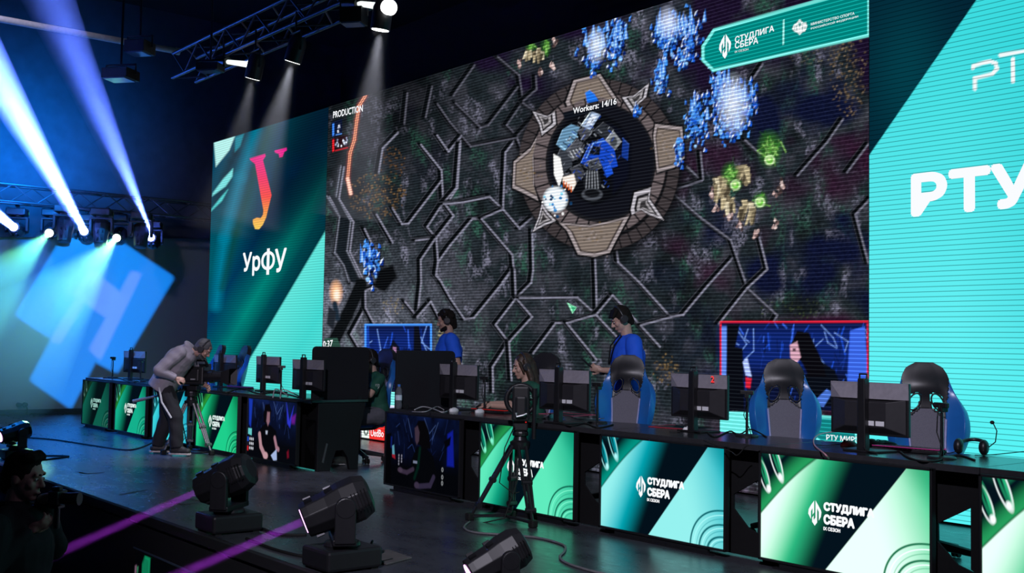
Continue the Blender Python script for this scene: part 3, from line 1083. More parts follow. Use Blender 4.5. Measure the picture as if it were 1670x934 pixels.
    P.poly(bn, L((0, 132, 126)), soft=1)
    P.line(bn + [bn[0]], 4.5, L((120, 236, 226)), soft=1.4)
    P.line([(1279, 33), (1278, 72)], 2.2, L((160, 240, 232)), soft=1)
    # two-headed emblem, plain white strokes
    for a, b in ((-1, 0), (1, 0)):
        ex, ey = 1305, 47
        P.poly([(ex, ey - 2), (ex + a * 5, ey - 9), (ex + a * 10, ey - 8 - a * 2), (ex + a * 12, ey - 2 - a * 2), (ex + a * 9, ey + 4), (ex + a * 4, ey + 6), (ex, ey + 10)], (.9, .95, .95), soft=1.2)
        P.poly([(ex + a * 1, ey - 4), (ex + a * 3, ey - 12), (ex + a * 5, ey - 10)], (.9, .95, .95), soft=1.2)
        for k in range(3):
            P.line([(ex + a * (4 + 2 * k), ey - 5), (ex + a * (4 + 2.4 * k), ey + 3 - k)], .8, L((0, 120, 116)), soft=1)
    P.ell((1305, 35), (2.2, 2.6), (.9, .95, .95), soft=1)
    display('display', t, XB, .02, XC - XB - .006, ZT - .02, nx, ny, P.c, led_mat('led_picture_game', .90, .038, .24, 2.1, (.006, .008, .009)), y=0)

    # writing on the picture
    mb = MB()
    def word(s, p0, p1, ptop, bold=.045):
        x0, z0 = wz(*p0)
        x1, z1 = wz(*p1)
        _, zt = wz(*ptop)
        put_text(mb, s, x0, z0, x1 - x0, zt - z0, y=-.005, bold=bold, rise=(z1 - z0) / (x1 - x0))
    word('PRODUCTION', (543.5, 193), (592, 182), (543.5, 182), .03)
    word('Workers: 14/16', (935, 186), (1006, 170), (935, 176), .03)
    word('0:37', (527, 567), (543, 565), (527, 556), .03)
    word('РТУ МИРЭА', (1348, 717), (1410, 722), (1348, 708), .02)
    word('СТУДЛИГА', (1199, 72), (1263, 53), (1199, 60), .03)
    word('СБЕРА', (1199, 80), (1237, 71), (1199, 69), .03)
    word('IX СЕЗОН', (1199, 86.5), (1221, 82), (1199, 83), .01)
    word('МИНИСТЕРСТВО СПОРТА', (1323, 42), (1394, 24), (1323, 37.5), .01)
    word('РОССИЙСКОЙ ФЕДЕРАЦИИ', (1323, 49), (1400, 29), (1323, 44.5), .01)
    word('UedBo', (605, 711), (626, 713), (605, 699), .02)
    mb.build('lettering', WHITE, t)
    mb = MB()
    x0, z0 = wz(1171, 78)
    x1, z1 = wz(1195, 72)
    zc = (wz(1182, 56)[1] + wz(1182, 96)[1]) / 2
    hh = abs(wz(1182, 56)[1] - wz(1182, 96)[1])
    league_mark(mb, (x0 + x1) / 2, zc, hh, -.005)
    mb.build('logo', WHITE, t)


def league_mark(mb, cx, cz, h, y):
    """pointed leaf-shaped mark split by three slanted slits"""
    w_ = h * .62
    P_ = lambda pts: mb.add([(cx + a * w_, y, cz + b * h) for a, b in pts], [tuple(range(len(pts)))])
    P_([(-.05, .48), (-.05, .02), (-.17, -.08), (-.17, .18), (-.29, .05), (-.29, -.26), (-.5, -.06), (-.46, .12), (-.28, .30)])
    P_([(.05, .50), (.05, -.18), (-.08, -.28), (-.08, -.10), (-.20, -.20), (-.20, -.36), (0, -.5), (.18, -.36), (.18, .20), (.30, .06), (.30, -.28), (.46, -.12), (.5, .06), (.46, .14), (.26, .32)])


main_screen()


# ---------------- right screen
def right_screen():
    t = thing('led_screen', 'bright cyan LED screen lettered РТУ at the right of the stage', 'LED screen', (0, YS, 0))
    cabinet(t, XC, XD)
    nx, ny = 400, 440
    X, Z = grid(XC, 0, XD - XC, ZT, nx, ny)
    px, py = to_px(X, YS, Z)
    P = Pic(px, py)
    g = np.clip((py - 60) / 560, 0, 1)
    a, b, c = np.array(L((62, 222, 226))), np.array(L((104, 244, 248))), np.array(L((88, 244, 246)))
    P.c = (a * (1 - g[..., None]) + b * g[..., None]).astype(np.float32)
    P.mix(np.clip((px - 1560) / 160, 0, 1) * .45, L((40, 206, 214)))
    P.mix(np.clip((py - 520) / 200, 0, 1), c)
    P.poly([(1400, 280), (1597, -6), (1680, -130), (1350, -130)], L((3, 36, 52)), soft=1.5)
    gl = np.exp(-(((px - 1480) / 60) ** 2 + ((py - 120) / 120) ** 2))
    P.addc(gl * (px < 1418 + (257 - py) * .68), L((0, 48, 52)))
    P.line([(1587, 112), (1588, 108), (1614, 101), (1624, 104), (1626, 113), (1618, 122), (1590, 128), (1590, 146)], 6.2, (.92, .96, .97), soft=1.2)
    P.line([(1631, 91), (1672, 84)], 5.6, (.92, .96, .97), soft=1.2)
    P.line([(1652, 97), (1652, 134)], 6.0, (.92, .96, .97), soft=1.2)
    display('display', t, XC, .02, XD - XC, ZT - .02, nx, ny, P.c, led_mat('led_picture_cyan', 1.0, .0435, .15, .42), y=0)
    mb = MB()
    x0, z0 = wz(1486, 354)
    x1, z1 = wz(1692, 326)
    _, zt = wz(1486, 284)
    put_text(mb, 'РТУ', x0, z0, x1 - x0, zt - z0, y=-.005, bold=.06)
    mb.build('lettering', WHITE, t)
    mb = MB()
    put_text(mb, 'МИРЭА', x1 + .2, z0, (x1 - x0) * 1.7, zt - z0, y=-.005, bold=.05)
    mb.build('lettering', WHITE, t)


right_screen()
# ================================================================== DESKS AND THEIR DISPLAYS
TW, TH = 1.2176, .685
DT = .79                        # desk top height
NEARP, FARP, FAR0 = 1.5308, 1.493, -9.025
DESKM = pmat('desk_laminate', (.014, .015, .018), .22, spec=1.0, var=.3, scale=40)
DESKL = pmat('desk_steel', (.012, .012, .014), .45, .2)
DEDGE = pmat('desk_edge_band', (.03, .03, .034), .35)


def make_desk(w_, hole=True):
    t = thing('gaming_desk', '', 'desk')
    SH = Matrix.Translation((0, .075, 0))
    mb = MB()
    mb.prism([(0, -.02), (w_, -.02), (w_, .70), (w_ - .05, .74), (w_ * .72, .74), (w_ * .64, .70), (w_ * .36, .70), (w_ * .28, .74), (.05, .74), (0, .70)], DT - .032, DT, SH)
    mb.build('tabletop', DESKM, t, bevel=.004)
    mb = MB()
    mb.box((w_ / 2, .049, DT - .020), (w_, .010, .040))
    mb.build('front_edge', DEDGE, t)
    MYZ = Matrix(((0, 0, 1, 0), (1, 0, 0, 0), (0, 1, 0, 0), (0, 0, 0, 1)))   # prism XY -> world YZ, pulled along X
    for x0 in (.012, w_ - .062):
        mb = MB()
        mb.prism([(.07, DT - .033), (.68, DT - .033), (.67, .66), (.61, .42), (.60, 0), (.49, 0), (.46, .14), (.40, .22), (.31, .22), (.27, .12), (.24, 0), (.07, 0)], x0, x0 + .05, SH @ MYZ)
        lg = mb.build('leg', DESKL, t, bevel=.004)
        mb = MB()
        mb.prism([(.13, .10), (.15, .09), (.20, .30), (.18, .31)], x0 - .006, x0 + .056, SH @ MYZ)
        mb.build('leg_trim', GREYM, lg)
    mb = MB()
    mb.box((w_ / 2, .635, DT - .085), (w_ - .12, .03, .10))
    mb.build('crossbar', DESKL, t)
    # black cover behind the display, with a slanted opening near its right end
    MXZ = Matrix(((1, 0, 0, 0), (0, 0, -1, .175), (0, 1, 0, 0), (0, 0, 0, 1)))
    mb = MB()
    h0, h1 = -.008, .008
    a, b, z1 = w_ - .33, w_ - .068, DT - .034
    mb.prism([(.065, .01), (a, .01), (a, z1), (.065, z1)], h0, h1, MXZ)
    if not hole:
        mb.prism([(a, .01), (b, .01), (b, .56), (a, .56)], h0, h1, MXZ)
    mb.prism([(a, .01), (b, .01), (b, .16), (a + .13, .20), (a, .32)], h0, h1, MXZ)
    mb.prism([(a, .42), (b - .05, .54), (b, .54), (b, z1), (a, z1)], h0, h1, MXZ)
    mb.prism([(b - .05, .185), (b, .16), (b, .54), (b - .05, .54)], h0, h1, MXZ)
    mb.build('cover_panel', MATTE, t)
    return t


dn = make_desk(NEARP - .006)
where = ['carrying the water bottle at the left end of the nearer row', 'in front of the long-haired player', 'behind the cyan display panel', 'behind the display panel glowing almost white', 'with the headset at the right end of the nearer row']
for i in range(5):
    place(dn, i == 0, (-.03 + NEARP * i, 0, 0), 0, 'black gaming desk ' + where[i], 'black gaming desks')
df = make_desk(FARP - .006, False)
where = ['at the far end of the far row, by the wing wall', 'second from the far end, left of the bending cameraman', 'behind the bending cameraman', 'just right of the cameraman in the far row', 'with the end screen at the right end of the far row']
for i in range(5):
    place(df, i == 0, (FAR0 - .03 + FARP * i, 0, 0), 0, 'black gaming desk ' + where[i], 'black gaming desks')


def league_pic(nx, ny, bright, mid, dark, edge, gain=1.0):
    U, V = np.meshgrid(np.linspace(0, 1.778, nx), np.linspace(1, 0, ny))
    P = Pic(U, V)
    bright, mid, dark, edge = (np.array(L(c), np.float32) for c in (bright, mid, dark, edge))
    d = ((U - 1.55) + V * .82) / 1.293
    e = -d + (V - .5) * .30
    def ramp(x, a, b):
        t = np.clip((x - a) / (b - a), 0, 1)
        return t * t * (3 - 2 * t)
    P.c[...] = dark
    P.mix(ramp(e, .24, .60), mid)
    P.mix(ramp(e, .46, .80), bright)
    g = (U * .57 + V * .66 - .376) / .872 + .04 * np.sin(U * 4)
    P.mix(1 - ramp(g, -.005, .02), dark)
    P.mix((1 - ramp(g, -.02, .02)) * ramp(g, -.20, -.01) * .9, edge * .8)
    P.mix((1 - ramp(g, -.24, -.2)) * ramp(U * .5 - V, -.05, .25) * .3, mid)
    r = ramp(d, 0, .012)
    P.mix(r, bright)
    P.mix(r * ramp(d * .9 + (.45 - V) * .8, .0, .55), mid)
    P.mix(r * ramp(U + (.2 - V), 1.55, 1.95) * .6, mid * .45)
    wh = np.minimum(1, bright * 1.1 + .1)
    for c, rad, rot in (((.17, .06), (.055, .21), .38), ((.035, .22), (.05, .16), .35)):
        P.ell(c, rad, wh, soft=.012, rot=-rot)
        P.ell((c[0] - .006, c[1] - .01), (rad[0] * .80, rad[1] * .93), dark, soft=.012, rot=-rot)
        P.ell((c[0] + .004, c[1] - .03), (rad[0] * .45, rad[1] * .8), mid, soft=.03, rot=-rot)
        P.ell((c[0] - .012, c[1] - .05), (rad[0] * .22, rad[1] * .7), dark, soft=.02, rot=-rot)
        P.ell((c[0] + .055, c[1] + rad[1] * .7), (.022, .032), wh, soft=.02, rot=-rot)
    for rx, ry in ((.47, .43), (.35, .29), (.24, .17)):
        q = np.abs((np.abs((U - 1.80) / rx) ** 2.3 + np.abs((V - 1.05) / ry) ** 2.3) ** (1 / 2.3) - 1) * min(rx, ry)
        q2 = np.abs((np.abs((U - 1.815) / (rx * .94)) ** 2.3 + np.abs((V - 1.06) / (ry * .92)) ** 2.3) ** (1 / 2.3) - 1) * min(rx, ry)
        P.mix(np.clip(1.4 - q / .010, 0, 1), mid * .28)
        P.mix(np.clip(1.2 - q2 / .007, 0, 1) * .9, wh)
        q3 = np.abs((np.abs((U - 1.825) / (rx * .88)) ** 2.3 + np.abs((V - 1.07) / (ry * .86)) ** 2.3) ** (1 / 2.3) - 1) * min(rx, ry)
        P.mix(np.clip(1.1 - q3 / .008, 0, 1) * .6, mid * .6)
    P.c *= gain
    return P.c


def player_pic(nx, ny, kind):
    U, V = np.meshgrid(np.linspace(0, 1.778, nx), np.linspace(1, 0, ny))
    P = Pic(U, V)
    rg = random.Random(11 + kind)
    P.fill(L((7, 9, 16)))
    P.mix(np.clip(1 - V * 1.35, 0, 1) * vnoise(U * 6, V * 5, 12 + kind, 3) * .9, L((22, 40, 96)))
    for _ in range(46):
        a, b = rg.uniform(.2, 1.5), rg.uniform(0, .45)
        P.line([(a, b), (a + rg.uniform(-.1, .1), b + rg.uniform(.05, .2))], rg.uniform(.004, .012), L(rg.choice(((40, 62, 130), (60, 90, 170), (24, 40, 96), (10, 14, 30)))), soft=.01, a=.6)
    for q in ([(.95, .02), (1.08, .22), (1.22, .10)], [(1.15, .3), (1.28, .06)], [(.55, .05), (.66, .30)]):
        P.line(q, .012, L((84, 112, 176)), soft=.012, a=.7)
    if kind == 0:
        P.poly([(0, .30), (.13, .28), (.15, 1), (0, 1)], L((6, 7, 12)), soft=.02)
        P.poly([(.12, .33), (.16, .33), (.15, .5), (.12, .48)], L((20, 40, 130)), soft=.02)
        P.poly([(1.50, .20), (1.62, .14), (1.66, .62), (1.50, .62)], L((24, 40, 190)), soft=.03)
        P.poly([(1.42, .30), (1.58, .22), (1.56, .34), (1.45, .40)], L((8, 10, 18)), soft=.02)
        P.poly([(.16, .46), (.21, .44), (.23, .58), (.17, .58)], L((120, 200, 225)), soft=.015)
        P.poly([(.16, .58), (.24, .58), (.25, .64), (.17, .62)], L((190, 40, 60)), soft=.015)
        P.poly([(.62, 1), (.66, .62), (.78, .42), (.98, .40), (1.18, .52), (1.26, .75), (1.26, 1)], L((9, 11, 17)), soft=.02)
        P.poly([(.72, .2), (.80, .06), (.95, .05), (1.06, .18), (1.12, .42), (.98, .44), (.86, .40), (.78, .38)], L((12, 11, 16)), soft=.02)
        P.poly([(.72, .17), (.79, .13), (.84, .22), (.83, .34), (.78, .40), (.74, .34), (.73, .26)], L((84, 66, 84)), soft=.02)
        P.line([(.86, .44), (.82, .70), (.74, .86)], .05, L((8, 44, 36)), soft=.03)
        P.line([(.70, .74), (.55, .80), (.40, .79)], .06, L((74, 60, 84)), soft=.02)
        P.ell((.38, .78), (.06, .035), L((92, 76, 100)), soft=.02)
        P.line([(1.20, .80), (1.12, .92), (.85, .96)], .07, L((64, 56, 84)), soft=.02)
        P.ell((.80, .95), (.06, .045), L((78, 66, 92)), soft=.02)
        P.poly([(.70, .62), (.80, .62), (.80, .655), (.70, .655)], L((150, 160, 190)), soft=.01)
        for k in range(7):
            P.ell((.34 + .07 * (k % 2), .58 + .04 * (k // 2)), (.014, .018), L((170, 170, 190)), soft=.008)
        for v in (.68, .78, .86):
            P.ell((1.40, v), (.022, .03), L((190, 195, 200)), soft=.01)
            P.ell((1.40, v), (.010, .016), L((10, 10, 14)), soft=.008)
    else:
        P.poly([(.02, .52), (.16, .52), (.16, .64), (.02, .62)], L((110, 220, 220)), soft=.01)
        for v, c in ((.70, (40, 90, 230)), (.78, (30, 30, 50)), (.86, (230, 40, 50))):
            P.poly([(0, v - .03), (.05, v - .03), (.05, v + .05), (0, v + .05)], L(c), soft=.01)
            for k in range(3):
                P.ell((.10 + .06 * k, v), (.02, .025), L((225, 228, 240)), soft=.01)
        P.poly([(.02, .0), (.16, .02), (.12, .50), (.05, .45)], L((26, 60, 190)), soft=.04)
        P.poly([(1.40, .0), (1.52, .30), (1.66, .05), (1.55, .42), (1.45, .35)], L((50, 60, 220)), soft=.03)
        P.poly([(1.58, .24), (1.74, .18), (1.70, .34), (1.60, .34)], L((110, 30, 150)), soft=.05)
        P.poly([(.50, 1), (.40, .66), (.48, .50), (.66, .40), (.86, .42), (1.06, .50), (1.12, .70), (1.06, 1)], L((8, 9, 14)), soft=.02)
        P.poly([(.58, .26), (.64, .08), (.80, .06), (.88, .18), (.84, .36), (.72, .42), (.60, .38)], L((10, 9, 14)), soft=.02)
        P.poly([(.72, .20), (.82, .20), (.82, .36), (.76, .44), (.70, .36)], L((150, 110, 124)), soft=.025)
        P.line([(.46, .60), (.52, .80), (.66, .93)], .10, L((196, 150, 160)), soft=.02)
        P.ell((.70, .94), (.09, .06), L((214, 168, 176)), soft=.02)
        P.line([(1.02, .62), (1.10, .78), (1.16, .80)], .08, L((176, 130, 146)), soft=.02)
        P.poly([(.90, .92), (1.10, .80), (1.12, .98), (1.0, 1.0)], L((180, 200, 245)), soft=.02)
        P.poly([(.68, .52), (.76, .52), (.75, .58), (.69, .58)], L((190, 200, 220)), soft=.015)
        P.poly([(1.46, .82), (1.52, .78), (1.54, .90), (1.48, .92)], L((120, 16, 40)), soft=.03)
    return P.c


def make_panel(x, z, label, pic, nx, ny, strength, league=True, face=None):
    t = thing('display_panel', label, 'display', (x, 0, .05), 0, 'display panels on the desk fronts')
    mb = MB()
    b = .016
    mb.box((TW / 2, .024, TH / 2 + .01), (TW + 2 * b, .032, TH + 2 * b))
    for q in ((TW / 2, .004, TH + .01 + b / 2, TW + 2 * b, b), (TW / 2, .004, .01 - b / 2, TW + 2 * b, b)):
        mb.box((q[0], q[1], q[2]), (q[3], .02, q[4]))
    for xx in (-b / 2, TW + b / 2):
        mb.box((xx, .004, TH / 2 + .01), (b, .02, TH + 2 * b))
    mb.build('bezel', BLACK, t, bevel=.003)
    mb = MB()
    mb.box((TW / 2, .02, -.028), (TW - .3, .03, .044))
    mb.box((TW / 2, .02, -.044), (TW - .2, .046, .012))
    mb.build('stand', METAL, t)
    display('picture', t, 0, .01, TW, TH, nx, ny, pic, led_mat('panel_picture', strength, 0), y=.006)
    if league:
        fm = emat('panel_lettering' + face, L((250, 253, 255)) if face == 'w' else L((150, 200, 190)) if face == 'd' else L((225, 245, 240)), 1.0)
        mb = MB()
        league_mark(mb, .62 * TH, .01 + TH * .50, TH * .235, .003)
        mb.build('logo', fm, t)
        mb = MB()
        put_text(mb, 'СТУДЛИГА', .715 * TH, .01 + TH * .52, .53 * TH, .095 * TH, y=.003, bold=.08)
        put_text(mb, 'СБЕРА', .715 * TH, .01 + TH * .41, .33 * TH, .095 * TH, y=.003, bold=.08)
        put_text(mb, 'IX СЕЗОН', .715 * TH, .01 + TH * .355, .18 * TH, .035 * TH, y=.003, bold=.06)
        mb.build('lettering', fm, t)
    return t


dk = (3, 16, 26)
make_panel(0, 0, 'display panel showing a dim video of a long-haired player, below the water bottle', player_pic(220, 124, 0), 220, 124, .5, False)
make_panel(NEARP, 0, 'green display panel behind the standing camera tripod', league_pic(260, 146, (96, 236, 190), (14, 178, 140), dk, (40, 170, 90)), 260, 146, 1.0, True, 'w')
make_panel(NEARP * 2, 0, 'cyan display panel with the league logo, in the middle of the nearer row', league_pic(300, 168, (150, 242, 240), (0, 186, 200), dk, (0, 170, 150)), 300, 168, 1.0, True, 'w')
make_panel(NEARP * 3, 0, 'pale green display panel glowing almost white under the empty chair', league_pic(360, 202, (222, 255, 240), (46, 196, 136), dk, (40, 170, 100), 1.18), 360, 202, 1.0, True, 'w')
make_panel(NEARP * 4, 0, 'pale green display panel cut by the right edge of the photo', league_pic(360, 202, (222, 255, 240), (40, 190, 130), dk, (40, 170, 100), 1.18), 360, 202, 1.0, True, 'w')
make_panel(FAR0, 0, 'dark green display panel at the far left end of the desks', league_pic(110, 62, (14, 92, 76), (10, 66, 58), (4, 18, 22), (20, 60, 40)), 110, 62, 1.0, True, 'd')
make_panel(FAR0 + FARP, 0, 'green display panel left of the bending cameraman', league_pic(120, 68, (20, 176, 140), (10, 130, 100), dk, (40, 150, 60)), 120, 68, 1.0, True, 's')
make_panel(FAR0 + FARP * 2, 0, 'teal display panel behind the legs of the cameraman', league_pic(120, 68, (60, 210, 220), (0, 140, 180), dk, (20, 120, 130)), 120, 68, 1.0, True, 's')
make_panel(FAR0 + FARP * 3, 0, 'green display panel right of the legs of the cameraman', league_pic(130, 74, (30, 206, 140), (10, 140, 90), dk, (50, 170, 60)), 130, 74, 1.0, True, 's')
make_panel(FAR0 + FARP * 4, 0, 'display panel with a video of a bare-armed player, ending the far row', player_pic(160, 90, 1), 160, 90, .8, False)

# end panels across the row ends
PANM = pmat('felt_panel', (.013, .014, .018), .85, spec=.2, var=.2, scale=90)


def end_panel(x, y0, y1, h, label):
    t = thing('privacy_screen', label, 'privacy screen', (x, y0, DT))
    MYZ = Matrix(((0, 0, 1, 0), (1, 0, 0, 0), (0, 1, 0, 0), (0, 0, 0, 1)))
    r = .05
    d = y1 - y0
    poly = [(0, 0.0), (d, 0.0)]
    for cx, a0 in ((d - r, 0), (r, 90)):
        for k in range(7):
            a = R(a0 + k * 15)
            poly.append((cx + r * math.cos(a), h - r + r * math.sin(a)))
    MB().prism(poly, -.015, .015, MYZ).build('board', PANM, t, bevel=.006)
    mb = MB()
    for y in (.12, d - .12):
        mb.box((0, y, -.02), (.05, .05, .10))
        mb.cone((0.026, y, .0), (.036, y, .0), .012)
    mb.build('clamp', METAL, t)
    return t


p = at(505, 655, 0, -1.64)
end_panel(-1.64, .07, .80, .595, 'black rounded screen standing on the end of the far desk row')
end_panel(0.03, .08, .80, .575, 'black rounded screen behind the water bottle on the nearer row')

# ================================================================== GAMING CHAIRS
CB = pmat('chair_blue', (.014, .135, .46), .30, var=.12, scale=12)
CG = pmat('chair_grey_mesh', (.13, .125, .16), .75, var=.35, scale=160)
CK = pmat('chair_black', (.014, .014, .018), .4, var=.2)


def make_chair():
    t = thing('gaming_chair', '', 'chair')
    zs = [.46, .54, .62, .74, .86, .96, 1.02, 1.09, 1.16, 1.22, 1.28, 1.33, 1.365]
    hw = [.195, .205, .21, .22, .235, .244, .242, .222, .192, .172, .155, .125, .06]
    nx, nz = 45, 72

    def pt(s, z):
        h = float(np.interp(z, zs, hw))
        y = -.20 - (z - .46) * .20
        bump = math.exp(-((z - .90) / .22) ** 2)
        y += .10 * bump * max(0, (abs(s) - .5) / .5) ** 1.4
        y += .03 * math.exp(-((z - .62) / .12) ** 2) * (1 - s * s) + .035 * math.exp(-((z - 1.20) / .08) ** 2) * (1 - s * s)
        return (s * h, y, z)
    zone = {'back_panel': MB(), 'headrest': MB(), 'wing_l': MB(), 'wing_r': MB()}
    S = np.linspace(-1, 1, nx)
    Z = np.linspace(.46, 1.365, nz)
    quads = {k: [] for k in zone}
    for j in range(nz - 1):
        for i in range(nx - 1):
            s, z = (S[i] + S[i + 1]) / 2, (Z[j] + Z[j + 1]) / 2
            x = s * float(np.interp(z, zs, hw))
            sl = (abs(abs(x) - .080 - (z - 1.08) * -.30)) / .044
            if sl < 1 and abs(z - 1.08) < .062 * (1.15 - .45 * sl):
                continue
            edge = .54 if z < 1.04 else .54 + (z - 1.04) * 2.2
            if z < .62:
                edge = .54 - (.62 - z) * .9
            if abs(s) > edge:
                k = 'wing_l' if s < 0 else 'wing_r'
            elif z > 1.0 + .04 * math.cos(s * 5):
                k = 'headrest'
            else:
                k = 'back_panel'
            quads[k].append((i, j))
    for k, qs in quads.items():
        mp = {}
        mb = zone[k]
        def vid(i, j):
            if (i, j) not in mp:
                mp[(i, j)] = len(mb.v)
                mb.v.append(pt(S[i], Z[j]))
            return mp[(i, j)]
        for i, j in qs:
            mb.f.append((vid(i, j), vid(i + 1, j), vid(i + 1, j + 1), vid(i, j + 1)))
        o = mb.build(k if not k.startswith('wing') else 'side_wing', {'back_panel': CG, 'headrest': CK}.get(k, CB), t, smooth=60)
        so = o.modifiers.new('thick', 'SOLIDIFY')
        so.thickness = .065
        so.offset = 1
        b = o.modifiers.new('bevel', 'BEVEL')
        b.width = .018
        b.segments = 2
        b.limit_method = 'ANGLE'
        b.angle_limit = R(50)
    for sx in (-1, 1):
        mb = MB()
        pts = []
        for k in range(20):
            a = 2 * math.pi * k / 20
            z = 1.08 + .060 * math.sin(a)
            x = sx * (.080 - (z - 1.08) * .30) + .040 * math.cos(a)
            h = float(np.interp(z, zs, hw))
            q = pt(x / h, z)
            pts.append((q[0], q[1] + .012, q[2]))
        mb.tube(pts, .006, 6, closed=True)
        mb.build('slot_trim', CK, t, smooth=180)
    # pale piping down the lower back
    mb = MB()
    for sx in (-1, 1):
        pts = [pt(sx * s, z) for s, z in ((.54, .96), (.53, .82), (.53, .68), (.50, .58), (.44, .52))]
        mb.tube([(a, b + .012, c) for a, b, c in pts], .008, 6)
    mb.build('piping', pmat('chair_piping', (.34, .36, .62), .5), t, smooth=180)
    mb = MB()
    mb.box((0, .06, .45), (.36, .50, .09))
    mb.build('seat', CG, t, bevel=.03)
    for sx in (-1, 1):
        mb = MB()
        mb.box((sx * .225, .06, .475), (.10, .48, .11))
        mb.build('seat_side', CB, t, bevel=.035)
        mb = MB()
        mb.tube([(sx * .24, .0, .41), (sx * .31, .0, .43), (sx * .32, .0, .62)], .02, 8)
        mb.box((sx * .32, .03, .645), (.09, .28, .035))
        mb.build('armrest', CK, t, bevel=.008)
    mb = MB()
    mb.cone((0, .03, .10), (0, .03, .40), .03, .025)
    mb.box((0, .03, .395), (.22, .26, .03))
    st = mb.build('gas_lift', METAL, t)
    for k in range(5):
        a = 2 * math.pi * k / 5 + .3
        mb = MB()
        e = Vector((.31 * math.cos(a), .03 + .31 * math.sin(a), .075))
        mb.cone((0, .03, .125), e, .035, .022, 8)
        lg = mb.build('base_arm', CK, t, smooth=40)
        mb = MB()
        sd = Vector((-math.sin(a), math.cos(a), 0))
        for q in (-.016, .016):
            mb.cone(e + sd * (q - .009) + Vector((0, 0, -.043)), e + sd * (q + .009) + Vector((0, 0, -.043)), .031, n=14)
        mb.build('caster', RUBBER, lg, smooth=40)
    return t


ch = make_chair()
cg = 'blue and black gaming chairs'


def chair_at(px, py, Y, rz, label, first=False):
    q = at(px, py, 1, Y) - Matrix.Rotation(R(rz), 3, 'Z') @ Vector((0, -.36, 0))
    return place(ch, first, (q.x, q.y, 0), R(rz), label, cg)


FACE = 180     # players face the audience (-Y)
chair_at(1024, 574, 1.45, FACE + 34, 'empty blue gaming chair in front of the man looking at his phone', True)
chair_at(1278, 578, 1.45, FACE + 44, 'empty blue gaming chair in front of the red-framed video window')
chair_at(1508, 588, 1.42, FACE + 40, 'empty blue gaming chair in front of the bright cyan screen')
chair_at(889, 574, 1.50, FACE + 22, 'blue gaming chair behind the long-haired player at the desk')
chair_at(628, 573, 1.48, FACE + 8, 'blue gaming chair of the player half hidden by the end screen')
chair_at(398, 571, 1.45, FACE - 6, 'empty blue gaming chair right of the cameraman in the far row')
chair_at(358, 560, 1.40, FACE - 10, 'empty blue gaming chair just behind the television camera of the cameraman')

# ================================================================== MONITORS
MONB = pmat('monitor_shell', (.022, .021, .025), .5)
MONG = pmat('monitor_grey', (.24, .225, .26), .55)
STICK = pmat('sticker', (.75, .75, .78), .6, var=.05)


def make_monitor():
    t = thing('computer_monitor', '', 'monitor')
    mb = MB()
    mb.prism([(-.12, -.08), (.12, -.08), (.15, .12), (.10, .15), (-.10, .15), (-.15, .12)], 0, .014)
    mb.build('foot', BLACK, t, bevel=.004)
    mb = MB()
    mb.prism([(-.032, 0), (.032, 0), (.026, .46), (-.026, .46)], -.028, .028, Matrix(((1, 0, 0, 0), (0, 0, -1, -.03), (0, 1, 0, .01), (0, 0, 0, 1))))
    col = mb.build('column', BLACK, t, bevel=.006)
    mb = MB()
    mb.tube([(-.026, -.03, .465), (-.026, -.03, .498), (.026, -.03, .498), (.026, -.03, .465)], .007, 6)
    mb.build('handle', BLACK, col)
    mb = MB()
    mb.box((0, .045, .275), (.57, .03, .34))
    mb.build('screen_panel', BLACK, t, bevel=.006)
    # bulging back
    mb = MB()
    a = [(-.265, .03, .12), (.265, .03, .12), (.265, .03, .34), (-.265, .03, .34)]
    b = [(-.15, -.012, .16), (.15, -.012, .16), (.15, -.012, .32), (-.15, -.012, .32)]
    mb.add(a + b, [(0, 1, 5, 4), (1, 2, 6, 5), (2, 3, 7, 6), (3, 0, 4, 7), (4, 5, 6, 7)])
    mb.build('back_shell', MONB, t, bevel=.004)
    mb = MB()
    mb.add([(-.285, .028, .445), (.285, .028, .445), (.285, .028, .43), (.19, .0, .34), (-.19, .0, .34), (-.285, .028, .43)], [(0, 1, 2, 3, 4, 5)])
    mb.add([(-.285, .032, .445), (.285, .032, .445), (.285, .032, .34), (-.285, .032, .34), (-.19, .0, .34), (.19, .0, .34), (.285, .028, .43), (-.285, .028, .43)], [(3, 4, 7), (2, 6, 5)])
    mb.build('upper_cover', MONG, t)
    mb = MB()
    mb.box((.04, -.014, .185), (.055, .004, .03))
    mb.box((.11, -.014, .185), (.06, .004, .03))
    mb.build('sticker', STICK, t)
    mb = MB()
    mb.tube([(0, -.012, .22), (.02, -.05, .12), (.01, -.05, .04), (.06, -.08, .012), (.16, -.12, .008)], .005, 6)
    mb.build('cable', RUBBER, t)
    return t


mon = make_monitor()
mg = 'computer monitors seen from behind'


def on_desk(px, py):
    q = at(px, py, 2, DT)
    if q.y > .56:
        q = at(px, py, 1, .56)
        q.z = DT
    return q


def put_mon(px, py, rz, label, first=False, yv=None):
    q = on_desk(px, py)
    return place(mon, first, (q.x, q.y if yv is None else yv, DT), R(rz), label, mg)


